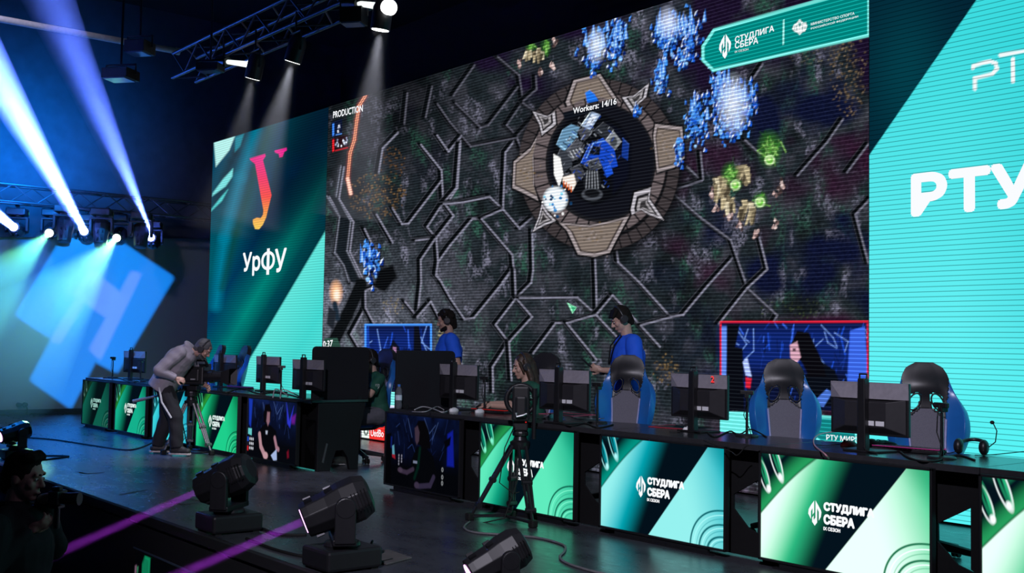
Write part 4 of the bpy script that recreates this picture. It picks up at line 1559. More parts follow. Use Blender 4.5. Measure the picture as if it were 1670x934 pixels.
put_mon(742, 668, 4, 'computer monitor with a grey back between the end screen and the long-haired player', True)
put_mon(914, 690, 5, 'computer monitor with a grey back right of the long-haired player')
m3 = put_mon(1134, 703, 0, 'computer monitor with a red digit on its grey back')
put_mon(1412, 736, 0, 'computer monitor nearest to the headset, between two empty chairs')
put_mon(432, 634, 4, 'computer monitor in the far row, in front of the cyan screen corner')
put_mon(497, 652, 8, 'computer monitor half hidden by the end screen of the far row')
put_mon(215, 618, 14, 'computer monitor at the far left, against the blue light on the wing wall')
put_mon(362, 628, 6, 'computer monitor just right of the television camera')
mb = MB()
put_text(mb, '2', .12, .375, .035, .05, y=.0, bold=.03)
o = mb.build('digit', emat('red_digit', L((255, 60, 60)), 1.0), m3, loc=(0, -.001, 0))
o.location = (.03, .0, .012)

# ================================================================== WEBCAM STANDS
def make_webcam():
    t = thing('webcam_stand', '', 'webcam')
    MB().lathe([(.085, 0), (.085, .008), (.078, .016), (.015, .02)], 24).build('base', BLACK, t, smooth=40)
    mb = MB()
    mb.cone((0, 0, .015), (0, 0, .28), .011, .009)
    mb.build('pole', METAL, t, smooth=40)
    mb = MB()
    mb.box((0, .01, .30), (.035, .06, .035))
    mb.box((0, -.005, .325), (.10, .03, .032))
    c = mb.build('camera_body', BLACK, t, bevel=.006)
    MB().cone((0, .01, .325), (0, .014, .325), .012).build('lens', METAL, c)
    mb = MB()
    mb.tube([(0, -.02, .325), (.01, -.05, .26), (-.02, -.02, .16), (.025, -.025, .06), (.06, -.10, .01)], .0035, 6)
    mb.build('cable', RUBBER, t)
    return t


wc = make_webcam()
for i, (px, py, rz, lab) in enumerate(((790, 671, 20, 'between the red-lit keyboard and its monitor'), (974, 690, 10, 'left of the empty chair of the middle desk'), (1218, 709, 25, 'left of the chair under the red-framed video'),
                                       (1536, 748, -10, 'on the desk right of the pink-lit keyboard'), (458, 636, 60, 'in front of the pale corner of the left screen'), (165, 613, 30, 'at the far left end of the desks'), (229, 622, 40, 'between the far left monitor and the cameraman'))):
    q = on_desk(px, py)
    if px < 170:
        q = Vector((-8.94, .44, DT))
    place(wc, i == 0, (q.x, q.y, DT), R(rz), 'small webcam on a thin stand ' + lab, 'webcam stands')

# ================================================================== DESK CLUTTER
KEYB = pmat('key_black', (.02, .02, .022), .5)


def keyboard(px, py, rz, glow, label):
    q = on_desk(px, py)
    t = thing('keyboard', label, 'keyboard', (q.x, q.y, DT), R(rz))
    mb = MB()
    mb.box((0, 0, .012), (.44, .14, .02))
    mb.build('case', BLACK, t, bevel=.004)
    mb = MB()
    for r_ in range(5):
        for k in range(15):
            mb.box((-.203 + k * .029, -.052 + r_ * .026, .028), (.022, .020, .012))
    mb.build('keys', KEYB, t).__setitem__('kind', 'stuff')
    mb = MB()
    for r_ in range(6):
        mb.box((0, -.066 + r_ * .0264, .0235), (.43, .004, .003))
    for k in range(16):
        mb.box((-.2175 + k * .029, 0, .0235), (.004, .13, .003))
    mb.build('backlight', emat('key_glow_' + label[:4], glow, .55), t, loc=(0, 0, .008))
    return t


keyboard(803, 663, 8, L((255, 26, 20)), 'red backlit keyboard under the hands of the long-haired player')
keyboard(1482, 729, 8, L((214, 60, 160)), 'pink backlit keyboard in front of the rightmost empty chair')
keyboard(392, 623, 8, L((120, 40, 200)), 'purple backlit keyboard in the far row beside the cameraman')


def mouse(px, py, rz, col, label):
    q = on_desk(px, py)
    t = thing('computer_mouse', label, 'mouse', (q.x, q.y, DT), R(rz))
    mb = MB()
    mb.ell((0, 0, .008), (.033, .060, .032), nu=20, nv=12)
    mb.build('shell', pmat('mouse_' + col, {'white': (.75, .75, .78), 'red': (.5, .03, .04), 'black': (.02, .02, .022)}[col], .4), t, smooth=180, voxel=0)
    MB().cone((-.004, .03, .037), (.004, .03, .037), .008).build('wheel', RUBBER, t)
    mb = MB()
    mb.tube([(0, .055, .012), (.02, .12, .006), (-.04, .18, .006), (.03, .22, .006)], .003, 6)
    mb.build('cord', RUBBER, t)
    return t


mouse(900, 679, 200, 'white', 'white computer mouse left of the foot of the second grey-backed monitor')
mouse(1122, 699, 190, 'white', 'white computer mouse on the red-edged mat beneath the digit monitor')
mouse(1384, 706, 150, 'red', 'red computer mouse left of the last monitor in the nearer row')
mouse(740, 671, 190, 'white', 'white computer mouse by the foot of the leftmost monitor on the nearer row')
mouse(782, 673, 190, 'white', 'white computer mouse in front of the red-lit keyboard')


def mat_pad(px, py, rz, label, col):
    q = at(px, py, 2, DT)
    t = thing('mouse_mat', label, 'mouse mat', (q.x, q.y, DT), R(rz))
    MB().box((0, 0, .002), (.42, .34, .004)).build('surface', pmat('mat_cloth', (.02, .02, .024), .9), t)
    mb = MB()
    for s in (-1, 1):
        mb.box((0, s * .165, .0035), (.42, .012, .005))
        mb.box((s * .205, 0, .0035), (.012, .33, .005))
    mb.build('stitched_edge', pmat('mat_edge_' + col, {'red': (.42, .02, .05), 'pink': (.55, .08, .16)}[col], .7), t)


mat_pad(1112, 697, 10, 'mouse mat with a red edge below the monitor with the digit', 'red')
mat_pad(925, 676, 10, 'mouse mat with a pink edge behind the second grey-backed monitor', 'pink')

# water bottle
q = at(650, 662, 0, .105)
t = thing('water_bottle', 'clear plastic water bottle with a blue cap on the desk corner', 'bottle', (q.x, q.y, DT))
m = bpy.data.materials.new('clear_plastic')
m.use_nodes = True
b = m.node_tree.nodes['Principled BSDF']
b.inputs['Transmission Weight'].default_value = .9
b.inputs['Roughness'].default_value = .08
b.inputs['IOR'].default_value = 1.3
b.inputs['Base Color'].default_value = (.85, .9, 1, 1)
prof = [(.028, 0), (.033, .006), (.033, .05)] + [(.033 - .003 * (k % 2), .055 + .012 * k) for k in range(8)] + [(.033, .16), (.028, .19), (.014, .212), (.013, .222)]
MB().lathe(prof, 24).build('body', m, t, smooth=40)
MB().lathe([(.0155, .218), (.0155, .238), (.012, .24)], 20).build('cap', pmat('cap_blue', (.05, .18, .6), .4), t, smooth=40)
MB().lathe([(.0338, .085), (.0338, .135)], 24).build('label', pmat('bottle_label', (.6, .7, .8), .5), t, smooth=40)

# headset with boom microphone on the right desk
q = at(1584, 741, 2, DT)
t = thing('headset', 'black gaming headset with a raised boom microphone lying on the desk', 'headset', (q.x, q.y, DT), R(20))
for s in (-1, 1):
    MB().ell((s * .075, 0, .05), (.032, .052, .05)).build('ear_cup', BLACK, t, smooth=180)
mb = MB()
mb.tube([(.085 * math.cos(a), .03 + .13 * math.sin(a), .055 + .03 * math.sin(a)) for a in [math.pi * k / 12 for k in range(13)]], .012, 8)
mb.build('headband', CK, t, smooth=180)
mb = MB()
mb.tube([(.10, 0, .05), (.145, -.02, .09), (.155, -.03, .16), (.135, -.03, .205)], .0035, 6)
mb.ell((.128, -.03, .212), (.014, .012, .012))
mb.build('boom_microphone', RUBBER, t, smooth=180)
mb = MB()
mb.tube([(-.07, -.03, .02), (-.12, -.06, .006), (-.20, -.03, .006), (-.26, -.08, .006)], .003, 6)
mb.build('cord', RUBBER, t)

# crumpled camouflage pouch
q = at(1436, 731, 2, DT)
t = thing('pouch', 'crumpled grey pouch on the desk beside the foot of the last monitor', 'pouch', (q.x, q.y, DT), R(20))
mb = MB()
for k in range(9):
    mb.ell((random.uniform(-.07, .07), random.uniform(-.04, .04), .025), (random.uniform(.03, .06), .035, random.uniform(.02, .045)))
mb.build('fabric', pmat('pouch_cloth', (.16, .15, .13), .9, var=.6, scale=40), t, voxel=.006, relax=4)
MB().tube([(-.08, 0, .02), (-.02, .02, .055), (.08, .0, .03)], .004, 6).build('strap', RUBBER, t)


def cable(name, pts, r, label, mat=RUBBER, seg=6, cat='cable', group=None):
    """smooth cable through world points"""
    P_ = [Vector(p) for p in pts]
    out = []
    n = len(P_)
    for i in range(n - 1):
        p0, p1, p2, p3 = P_[max(0, i - 1)], P_[i], P_[i + 1], P_[min(n - 1, i + 2)]
        for k in range(seg):
            u = k / seg
            out.append(.5 * ((2 * p1) + (p2 - p0) * u + (2 * p0 - 5 * p1 + 4 * p2 - p3) * u * u + (3 * p1 - p0 - 3 * p2 + p3) * u ** 3))
    out.append(P_[-1])
    o = MB().tube(out, r, 6).build(name, mat, smooth=180)
    return tag(o, label, cat, group)


def dpt(px, py, z=DT + .006):
    q = at(px, py, 2, z)
    return (q.x, q.y, z)


WIREW = pmat('pale_cord', (.45, .45, .48), .5)
WIREP = pmat('pink_cord', (.55, .25, .32), .5)
dg_ = 'cables lying on the desks'
cable('desk_cable', [dpt(676, 668), dpt(690, 663, DT + .03), dpt(708, 667, DT + .02), dpt(722, 672), dpt(735, 668)], .006, 'pale cable bunch beside the water bottle, crossing towards the monitor', WIREW, group=dg_)
cable('desk_cable', [dpt(672, 671), dpt(694, 671, DT + .02), dpt(712, 663, DT + .03), dpt(724, 668)], .004, 'thin pale cable looping right of the water bottle', WIREW, group=dg_)
cable('desk_cable', [dpt(892, 675), dpt(910, 677), dpt(930, 679), dpt(948, 684), dpt(985, 682)], .004, 'pale pink cord from the white mouse across the desk', WIREP, group=dg_)
cable('desk_cable', [dpt(900, 687), dpt(930, 694), dpt(955, 690), dpt(975, 697), dpt(1000, 692)], .006, 'black cable at the foot of the second grey-backed monitor', group=dg_)
cable('desk_cable', [dpt(1150, 700), dpt(1165, 712), dpt(1190, 703), dpt(1205, 708), dpt(1225, 700), dpt(1250, 712)], .006, 'black cable running right from the monitor with the red digit', group=dg_)
cable('desk_cable', [dpt(1390, 703), dpt(1350, 705), dpt(1330, 712), dpt(1328, 725), dpt(1345, 740), (at(1352, 745, 1, -.035).x, -.035, DT - .03)], .005, 'pale pink cord of the red mouse hooking over the desk edge', WIREP, group=dg_)
cable('desk_cable', [dpt(1420, 733), dpt(1450, 722), dpt(1480, 745), dpt(1520, 752), dpt(1560, 742), dpt(1590, 750)], .006, 'black cable coiling between the last monitor and the headset', group=dg_)
cable('desk_cable', [dpt(1590, 742), dpt(1620, 741), dpt(1650, 738), dpt(1670, 736)], .003, 'thin dark cord running right from the headset', group=dg_)
cable('desk_cable', [dpt(368, 640), dpt(395, 633), dpt(420, 641), dpt(445, 640), dpt(470, 643), dpt(488, 648)], .008, 'black cable along the far row before the corner of the pale screen', group=dg_)
cable('desk_cable', [dpt(445, 648), (at(450, 634, 1, .02).x, .02, DT + .09), dpt(470, 645)], .007, 'white cable loop standing up at the front of the far row', WIREW, group=dg_)
cable('desk_cable', [dpt(457, 649), (at(462, 637, 1, .04).x, .04, DT + .09), dpt(492, 648)], .007, 'white cable arching towards the end screen of the far row', WIREW, group=dg_)
cable('desk_cable', [dpt(168, 616), dpt(195, 617), dpt(215, 623), dpt(240, 619), dpt(262, 624)], .008, 'black cable on the far left desks before the blue light', group=dg_)
cable('hanging_cable', [(at(1148, 712, 1, -.045).x, -.045, DT + .002), at(1190, 735, 1, -.06), at(1202, 742, 1, -.06), at(1216, 728, 1, -.05), (at(1222, 712, 1, -.04).x, -.04, DT + .002)], .004, 'thin dark cable sagging over the desk edge between two display panels')
# ================================================================== MOVING HEADS
HEADM = pmat('lamp_housing', (.015, .015, .018), .42, .0, spec=.4, var=.2)


def atd(px, py, dep):
    return CAM + ray(px, py) * dep


def make_head(label, loc, d, lens_col, lens_str, s=1.0, hang=False, group='moving head lamps on the stage edge', base_rz=None, ztop=None):
    """loc: base (floor) or clamp (hanging); d: beam direction in the world; returns lens centre"""
    d = Vector(d).normalized()
    pan = math.atan2(-d.x, d.y)
    e = math.asin(max(-1, min(1, d.z)))
    t = thing('moving_head_lamp', label, 'stage lamp', loc, pan, group)
    fl = -1 if hang else 1
    Mb = Matrix.Rotation((base_rz - pan) if base_rz is not None else 0, 4, 'Z')
    mb = MB()
    mb.box((0, 0, fl * .075 * s), (.34 * s, .40 * s, .13 * s), Mb)
    o = mb.build('base', HEADM, t, bevel=.02 * s)
    for a in (-1, 1):
        for b in (-1, 1):
            MB().box((a * .13 * s, b * .15 * s, fl * .006 * s), (.05 * s, .05 * s, .012 * s), Mb).build('foot', RUBBER, t)
    mb = MB()
    mb.box((-.172 * s, -.03 * s, fl * .08 * s), (.004, .16 * s, .07 * s), Mb)
    mb.build('control_display', MATTE, t)
    mb = MB()
    mb.box((-.173 * s, -.15 * s, fl * .08 * s), (.004, .03 * s, .05 * s), Mb)
    mb.build('sticker', pmat('yellow_sticker', (.5, .5, .05), .6), t)
    if ztop is not None and ztop > Vector(loc).z:
        mb = MB()
        mb.cone((0, 0, -.02), (0, 0, ztop - loc[2]), .022, n=10)
        mb.box((0, 0, ztop - loc[2] - .03), (.06, .09, .07))
        mb.build('clamp', METAL, t, smooth=40)
    ph = fl * .40 * s
    mb = MB()
    mb.cone((0, 0, fl * .14 * s), (0, 0, fl * .17 * s), .12 * s, .11 * s, 24)
    mb.box((0, 0, fl * .185 * s), (.38 * s, .15 * s, .04 * s))
    for a in (-1, 1):
        mb.box((a * .18 * s, 0, fl * .29 * s), (.045 * s, .13 * s, .22 * s))
        mb.cone((a * .158 * s, 0, ph), (a * .205 * s, 0, ph), .066 * s, n=20)
    mb.build('yoke', HEADM, t, bevel=.008 * s)
    # head along local z, then pitched
    Mh = Matrix.Translation((0, 0, ph)) @ Matrix.Rotation(-(math.pi / 2 - e), 4, 'X')
    mb = MB()
    mb.lathe([(.085 * s, .265 * s), (.112 * s, .262 * s), (.118 * s, .22 * s), (.128 * s, .10 * s), (.148 * s, .0), (.15 * s, -.10 * s), (.125 * s, -.17 * s), (.075 * s, -.185 * s)], 10, Mh)
    hd = mb.build('head', HEADM, t, bevel=.006 * s)
    for a in (70, 110, 250, 290):
        for z in (.20, .06):
            q = Matrix.Rotation(R(a), 4, 'Z')
            MB().box((.122 * s + (.012 * s if z < .1 else 0), 0, z * s), (.02 * s, .03 * s, .05 * s), Mh @ q).build('latch', METAL, hd)
    mb = MB()
    for k in range(5):
        mb.box((0, 0, (-.06 - .022 * k) * s), (.285 * s, .12 * s, .006 * s), Mh)
    mb.build('cooling_fins', MATTE, hd)
    mb = MB()
    mb.cone((0, 0, .262 * s), (0, 0, .27 * s), .078 * s, n=24, M=Mh)
    mb.build('lens', emat('lens_' + label[:18], lens_col, lens_str) if lens_str else BLACK, hd)
    bpy.context.view_layer.update()
    Mw = Matrix.Translation(loc) @ Matrix.Rotation(pan, 4, 'Z') @ Mh
    return Mw @ Vector((0, 0, .275 * s)), d


def beam(label, p, d, length, r0, r1, power, color, dens, spread=None, tint=(1, 1, 1), spot=None, aniso=0):
    """a shaft of lit haze: the lamp itself and the haze it passes through"""
    d = Vector(d).normalized()
    mb = MB()
    mb.cone(p, p + d * length, r0, r1, 32)
    o = mb.build('haze_beam', haze_mat('haze_' + label[:24], dens, tint, aniso), smooth=40)
    tag(o, label, 'haze', kind='stuff')
    if spot:
        lamp('beam_lamp', 'SPOT', p + d * .01, d=d, power=power, color=color, spot_size=spot, spot_blend=.5, shadow_soft_size=.04)
    else:
        lamp('beam_lamp', 'AREA', p + d * .005, d=d, power=power, color=color, shape='DISK', size=r0 * 1.6, spread=spread)
    return o


PUR = (.62, .10, 1.0)


def floor_head(label, blabel, loc, target, length, power, lit, s=1.0):
    d = Vector(target)
    p, d = make_head(label, loc, d, (.95, .45, 1.0), 3.0 if lit else 1.2, s=s, base_rz=R(0))
    beam(blabel, p, d, length, .034, .034 + length * .03, power * .17, PUR, .10, spread=R(3.2), tint=(.9, .5, 1))


q = at(370, 868, 2, 0)
floor_head('moving head lamp on the stage edge left of its lit twin, lens turned away', 'thin purple light beam crossing the stage edge left of the middle', (1.44, -2.31, 0), (-.78, -.65, -.46), 3.2, 5, False)
floor_head('moving head lamp with a glowing purple lens at the bottom middle of the stage', 'purple light beam reaching the bottom edge below the lit lamp', (3.10, -2.31, 0), (-.44, -.90, -.42), 2.6, 6, True)
floor_head('moving head lamp nearest to the camera, its back tinted green by the panels', 'short purple light beam at the bottom below the nearest lamp', (at(820, 905, 2, .31).x, at(820, 905, 2, .31).y, 0), (-.36, -.90, -.50), 1.8, 5, True, s=.77)
floor_head('moving head lamp at the left edge above the photographer, its lens glowing pink', 'purple light beam at the left edge above the photographer', (-4.50, -2.22, 0), (.16, -.95, -.22), 2.0, 8, True, s=.78)

# lighting truss on the wing wall
XT = -11.2


def truss(name, label, p0, p1, s, r, n):
    p0, p1 = Vector(p0), Vector(p1)
    d = (p1 - p0).normalized()
    a = d.cross(Vector((0, 0, 1))).normalized() * (s / 2)
    b = Vector((0, 0, s / 2))
    t = thing(name, label, 'truss', (p0 + p1) / 2)
    o = (p0 + p1) / 2
    cs = [a + b, a - b, -a - b, -a + b]
    for c in cs:
        mb = MB()
        mb.cone(p0 + c - o, p1 + c - o, r, n=10)
        mb.build('chord', TRUSSM, t, smooth=40)
    mb = MB()
    for i in range(4):
        c0, c1 = cs[i], cs[(i + 1) % 4]
        for k in range(n):
            q0 = p0 + (p1 - p0) * (k / n)
            q1 = p0 + (p1 - p0) * ((k + 1) / n)
            mb.cone(q0 + (c0 if k % 2 == 0 else c1) - o, q1 + (c1 if k % 2 == 0 else c0) - o, r * .55, n=6)
    mb.build('lacing', TRUSSM, t)
    return t


TRUSSM = pmat('truss_black', (.035, .035, .04), .38, .3)
truss('lighting_truss', 'lighting truss at the wing wall carrying the blue and green beam lamps', (XT, -2.3, 3.93), (XT, 3.4, 3.93), .30, .022, 14)
truss('lighting_truss', 'long blue-lit lighting truss over the desks carrying the white spot lamps', (-5.45, .05, 5.22), (5.5, .05, 5.22), .34, .024, 26)

BLUEB = (.10, .19, 1.0)
spec = [((22, 370), 12.8, (-190, 205), BLUEB, 'left-edge beam lamp on the wing truss, sending a short blue beam up', 'blue light beam leaving the picture at the left edge', True),
        ((137, 377), 12.4, (-45, 60), BLUEB, 'middle blue beam lamp on the wing truss', 'blue light beam rising to the left edge, the middle one', True),
        ((246, 387), 12.0, (78, -5), BLUEB, 'rightmost blue beam lamp on the wing truss', 'widest blue light beam rising to the top left corner', True),
        ((80, 380), 14.5, (-60, 515), (.20, 1.0, .48), 'left pale green lamp on the wing truss', 'dim green light beam slanting down to the left edge', False),
        ((190, 388), 13.0, (-40, 640), (.30, 1.0, .55), 'right pale green lamp on the wing truss', 'broad pale green light beam slanting down across the wing wall', False)]
for (px, py), dep, tgt, col, la, lb, blue in spec:
    lp = at(px, py, 0, XT)
    tp = atd(tgt[0], tgt[1], dep)
    d = (tp - lp).normalized()
    # place the lamp so that its lens sits at lp
    clamp = Vector((XT, lp.y, 4.0 - .12))
    s = .95
    piv = lp - d * (.275 * s)
    clamp = Vector((piv.x, piv.y, piv.z + .40 * s))
    p, d = make_head(la, clamp, d, (.75, .82, 1.0) if blue else (.85, 1.0, .92), 3.5, s=s, hang=True, group='beam lamps on the wing truss', ztop=3.80)
    mb = MB()
    L_ = (tp - p).length
    if blue:
        beam(lb, p, d, L_ * 1.15, .08, .30, 380, col, .10, spread=R(4.2), tint=(.8, .8, 1))
    else:
        beam(lb, p, d, L_ * .9, .085, .60 if px < 100 else .85, 7000, col, .085, spot=R(13 if px < 100 else 16), tint=(.9, 1, .95))
for (px, py), la in (((105, 408), 'unlit dark lamp hanging between the left green lamp and the middle blue lamp'), ((164, 408), 'unlit dark lamp hanging between the middle blue lamp and the right green lamp'), ((229, 414), 'unlit dark lamp hanging below the rightmost blue beam lamp')):
    lp = at(px, py, 0, XT + .42)
    make_head(la, Vector((lp.x, lp.y, 3.77)), (.22, -.12, -1), (0, 0, 0), 0, s=1.0, hang=True, group='unlit lamps on the wing truss')

# white spot lamps over the desks
def spot_can(label, px, py, Y, d, power, lensr=.07, dens=.05, blabel=None):
    lp = at(px, py, 1, Y)
    d = Vector(d).normalized()
    t = thing('spot_lamp', label, 'stage lamp', lp, 0, 'white spot lamps over the desks')
    z = Vector((0, 0, 1)).rotation_difference(d).to_matrix().to_4x4()
    MB().lathe([(.085, -.02), (.10, .0), (.10, -.22), (.07, -.30)], 20, z).build('housing', HEADM, t, smooth=40)
    MB().cone((0, 0, -.012), (0, 0, .004), .085, n=24, M=z).build('lens', emat('spot_lens', (1, 1, 1), 4.0), t)
    mb = MB()
    top = 5.05 - lp.z
    c = z @ Vector((0, 0, -.12))
    mb.tube([c + Vector((-.12, 0, 0)), c + Vector((-.12, 0, .22)), c + Vector((.12, 0, .22)), c + Vector((.12, 0, 0))], .012, 6)
    mb.cone(c + Vector((0, 0, .22)), c + Vector((0, 0, max(.3, top))), .012, n=8)
    mb.build('yoke', METAL, t)
    p = lp + d * .012
    if blabel:
        beam(blabel, p, d, 1.9, .085, .085 + 1.9 * .20, power, (.82, .84, 1), dens, spot=R(24))


spot_can('white spot lamp over the gap between the left and central screens, its beam falling left', 477, 101, -.15, (-.35, -.1, -1), 600, blabel='soft blue-white light cone under the spot lamp left of the central screen', dens=.05)
spot_can('white spot lamp highest in the row, its beam falling towards the central screen', 620, 49, -.15, (-.18, -.02, -1), 450, blabel='soft white light cone under the spot lamp above the game screen', dens=.06)
spot_can('small white spot lamp seen edge-on below the lit bar on the left', 412, 128, -.15, (-.35, -.05, -1), 220, blabel='faint white light cone at the left of the spot lamps', dens=.05)


def lit_bar(label, p0, p1):
    """round bright lamp end on a bar whose lit look is emission"""
    a, b = at(p0[0], p0[1], 1, -.15), at(p1[0], p1[1], 1, -.15)
    t = thing('lit_bar_lamp', label, 'stage lamp', a, 0, 'lamps with a white-lit bar on the truss')
    mb = MB()
    mb.cone((0, 0, 0), b - a, .028, .04, 16)
    mb.build('tube', emat('bar_glow_white', (.92, 1, .98), 1.1), t, smooth=40)  # light falling on the bar, given as its own glow
    mb = MB()
    d = (b - a).normalized()
    mb.cone(b - a - d * .02, b - a + d * .05, .075, .075, 24)
    mb.build('end_lamp', emat('spot_lens', (1, 1, 1), 4.0), t, smooth=40)
    mb = MB()
    mb.cone((0, 0, 0), -d * .30, .06, .06, 14)
    mb.cone(-d * .15, -d * .15 + Vector((0, 0, .30)), .012, n=8)
    mb.build('mount', HEADM, t, smooth=40)


lit_bar('bright white-lit bar with a round lamp end at the left end of the long truss', (372, 101), (412, 106))
lit_bar('bright white-lit bar with a round lamp end at the top of the picture', (586, 6), (633, 12))

# other things in the dark roof
pp, pq = at(-60, 20, 0, -6.2), at(287, 83, 0, -6.2)
mb = MB()
mb.cone(pp, pq, .045, n=14)
mb.cone(pq, pq + (pq - pp).normalized() * .05, .055, n=14)
tag(mb.build('ceiling_pipe', pmat('pipe_paint', (.42, .43, .42), .5), smooth=40), 'long pale pipe running under the dark roof at the top left', 'pipe')


def roof_box(label, px, py, dep, size, lit=False):
    p = atd(px, py, dep)
    t = thing('flood_lamp', label, 'stage lamp', p, R(38), 'dark flood lamps under the roof')
    mb = MB()
    mb.box((0, 0, 0), size)
    for k in range(6):
        mb.box((0, size[1] / 2 + .01, -size[2] * .4 + k * size[2] * .16), (size[0] * .9, .03, .008))
    mb.build('housing', HEADM, t, bevel=.015)
    mb = MB()
    mb.box((0, -size[1] * .1, -size[2] / 2 - .008), (size[0] * .85, size[1] * .8, .016))
    mb.build('glass', pmat('flood_glass', (.10, .16, .35), .15), t)
    mb = MB()
    w_ = size[0] / 2 + .03
    mb.tube([(-w_, 0, 0), (-w_, 0, size[2]), (w_, 0, size[2]), (w_, 0, 0)], .014, 6)
    mb.cone((0, 0, size[2]), (0, 0, 8.0 - p.z), .014, n=8)
    mb.build('bracket', METAL, t)


roof_box('dark square flood lamp under the roof, right of the widest blue beam', 197, 122, 13.5, (.34, .30, .12))
roof_box('flat flood lamp with a blue-lit face under the pale pipe', 228, 78, 13.0, (.26, .26, .14))
roof_box('blue-tinted flood lamp left of the upper white-lit bar', 577, 27, 11.4, (.24, .20, .16))
roof_box('flood lamp with a white-lit face under the left end of the long truss', 343, 110, 12.2, (.26, .18, .08))
lamp('truss_fill', 'SPOT', (-9.0, -2.5, 4.3), (-3.5, 0, 5.4), power=420, color=(.02, .14, 1), spot_size=R(60), spot_blend=.6)  # added blue light for the long truss, its source unseen
lamp('pipe_flood', 'SPOT', (-6.5, -6.5, 3.0), (-6.2, -1.5, 5.6), power=60, color=(.7, .85, 1), spot_size=R(50), spot_blend=.6)

# ================================================================== TRIPODS AND TELEVISION CAMERAS
def tripod(label, feet, top, r=.018, spreader=True, metal=None):
    metal = metal or METAL
    c = Vector(top)
    t = thing('camera_tripod', label, 'tripod', (c.x, c.y, 0))
    o = Vector((c.x, c.y, 0))
    MB().lathe([(.075, -.06), (.085, -.03), (.085, .0), (.06, .015), (.05, .05)], 20, Matrix.Translation((0, 0, c.z))).build('bowl', METAL, t, smooth=40)
    for f in feet:
        f = Vector(f) - o
        top_ = Vector((0, 0, c.z - .03))
        hx = (f - top_)
        side = Vector((0, 0, 1)).cross(hx).normalized()
        a = top_ + Vector((hx.x, hx.y, 0)).normalized() * .07
        m1 = a + (f - a) * .46
        m2 = a + (f - a) * .80
        mb = MB()
        for s in (-1, 1):
            mb.cone(a + side * (.032 * s), m1 + side * (.032 * s), r * .75, n=8)
            mb.cone(m1 + side * (.030 * s), m2 + side * (.024 * s), r * .62, n=8)
        for mm in (m1, m2):
            mb.cone(mm - side * .042, mm + side * .042, .024, n=10)
        mb.cone(m1 - (f - a).normalized() * .05, f + Vector((0, 0, .02)), r * .8, r * .6, 8)
        lg = mb.build('leg', metal, t)
        mb = MB()
        mb.box(f + Vector((0, 0, .03)), (.06, .06, .06))
        mb.build('rubber_foot', RUBBER, lg, bevel=.01)
    if spreader:
        mb = MB()
        m = sum(((Vector(f) - o) for f in feet), Vector()) / 3 + Vector((0, 0, .05))
        for f in feet:
            mb.cone(m, Vector(f) - o + Vector((0, 0, .035)), .013, n=6)
        mb.build('spreader', METAL, t)
    return t


def tv_camera(label, loc, d, small=False):
    d = Vector(d).normalized()
    rz = math.atan2(-d.x, d.y)
    t = thing('television_camera', label, 'camera', loc, rz)
    mb = MB()
    mb.lathe([(.05, -.005), (.07, .0), (.07, .05), (.04, .07)], 16)
    mb.box((0, 0, .085), (.11, .16, .05))
    mb.box((-.075, 0, .075), (.05, .10, .10))
    hd = mb.build('fluid_head', METAL, t, bevel=.006)
    mb = MB()
    mb.cone((.06, -.05, .07), (.16, -.52, -.05), .012, .012, 8)
    mb.cone((.14, -.44, -.03), (.17, -.56, -.06), .018, .018, 8)
    mb.build('pan_handle', pmat('handle_grey', (.18, .18, .18), .5), hd)
    mb = MB()
    mb.box((0, -.02, .215), (.13, .34, .19))
    mb.box((0, -.20, .20), (.11, .10, .13))
    mb.box((.07, -.02, .22), (.03, .26, .13))
    b = mb.build('body', BLACK, t, bevel=.018)
    mb = MB()
    mb.tube([(0, -.14, .31), (0, -.12, .37), (0, .14, .38), (0, .17, .31)], .017, 8)
    mb.build('top_handle', BLACK, b, smooth=180)
    mb = MB()
    mb.cone((0, .15, .21), (0, .34, .21), .062, .055, 20)
    mb.cone((0, .20, .21), (0, .24, .21), .07, .07, 20)
    ln = mb.build('lens', METAL, t, smooth=40)
    mb = MB()
    a = [(-.06, .34, .16), (.06, .34, .16), (.06, .34, .26), (-.06, .34, .26)]
    e = [(-.105, .45, .125), (.105, .45, .125), (.105, .45, .295), (-.105, .45, .295)]
    mb.add(a + e, [(0, 1, 5, 4), (1, 2, 6, 5), (2, 3, 7, 6), (3, 0, 4, 7), (0, 3, 2, 1)])
    mb.build('lens_hood', BLACK, ln)
    mb = MB()
    mb.box((-.13, .06, .30), (.10, .14, .075))
    mb.cone((-.13, -.01, .30), (-.13, -.10, .30), .035, .045, 16)
    mb.build('viewfinder', BLACK, t, bevel=.006)
    mb = MB()
    mb.tube([(.05, -.24, .22), (.12, -.30, .12), (.10, -.22, -.05), (.02, -.10, -.2), (.06, .0, -.5)], .006, 6)
    mb.tube([(-.05, -.24, .18), (-.10, -.30, .10), (-.06, -.20, .02), (.0, -.12, .08)], .006, 6)
    mb.build('cable', RUBBER, t, smooth=180)
    mb = MB()
    mb.box((.068, -.10, .25), (.012, .03, .02))
    mb.box((.088, .05, .18), (.006, .05, .012))
    mb.build('fittings', pmat('camera_fitting', (.5, .5, .52), .4, .5), t)
    return t


# the cameraman's rig
q = at(309, 739, 2, 0)
RIGC = Vector((q.x, q.y, 0))
tripod('grey camera tripod spread in front of the bending cameraman', [at(266, 741, 2, 0), at(345, 742, 2, 0), at(309, 733, 2, 0)], (RIGC.x, RIGC.y, .66), .022, False, pmat('tripod_grey', (.12, .12, .125), .4, .4))
tvc = tv_camera('black television camera at the face of the bending cameraman', (RIGC.x, RIGC.y, .718), (.74, .66, 0))
tvc.scale = (1.22, 1.22, 1.22)
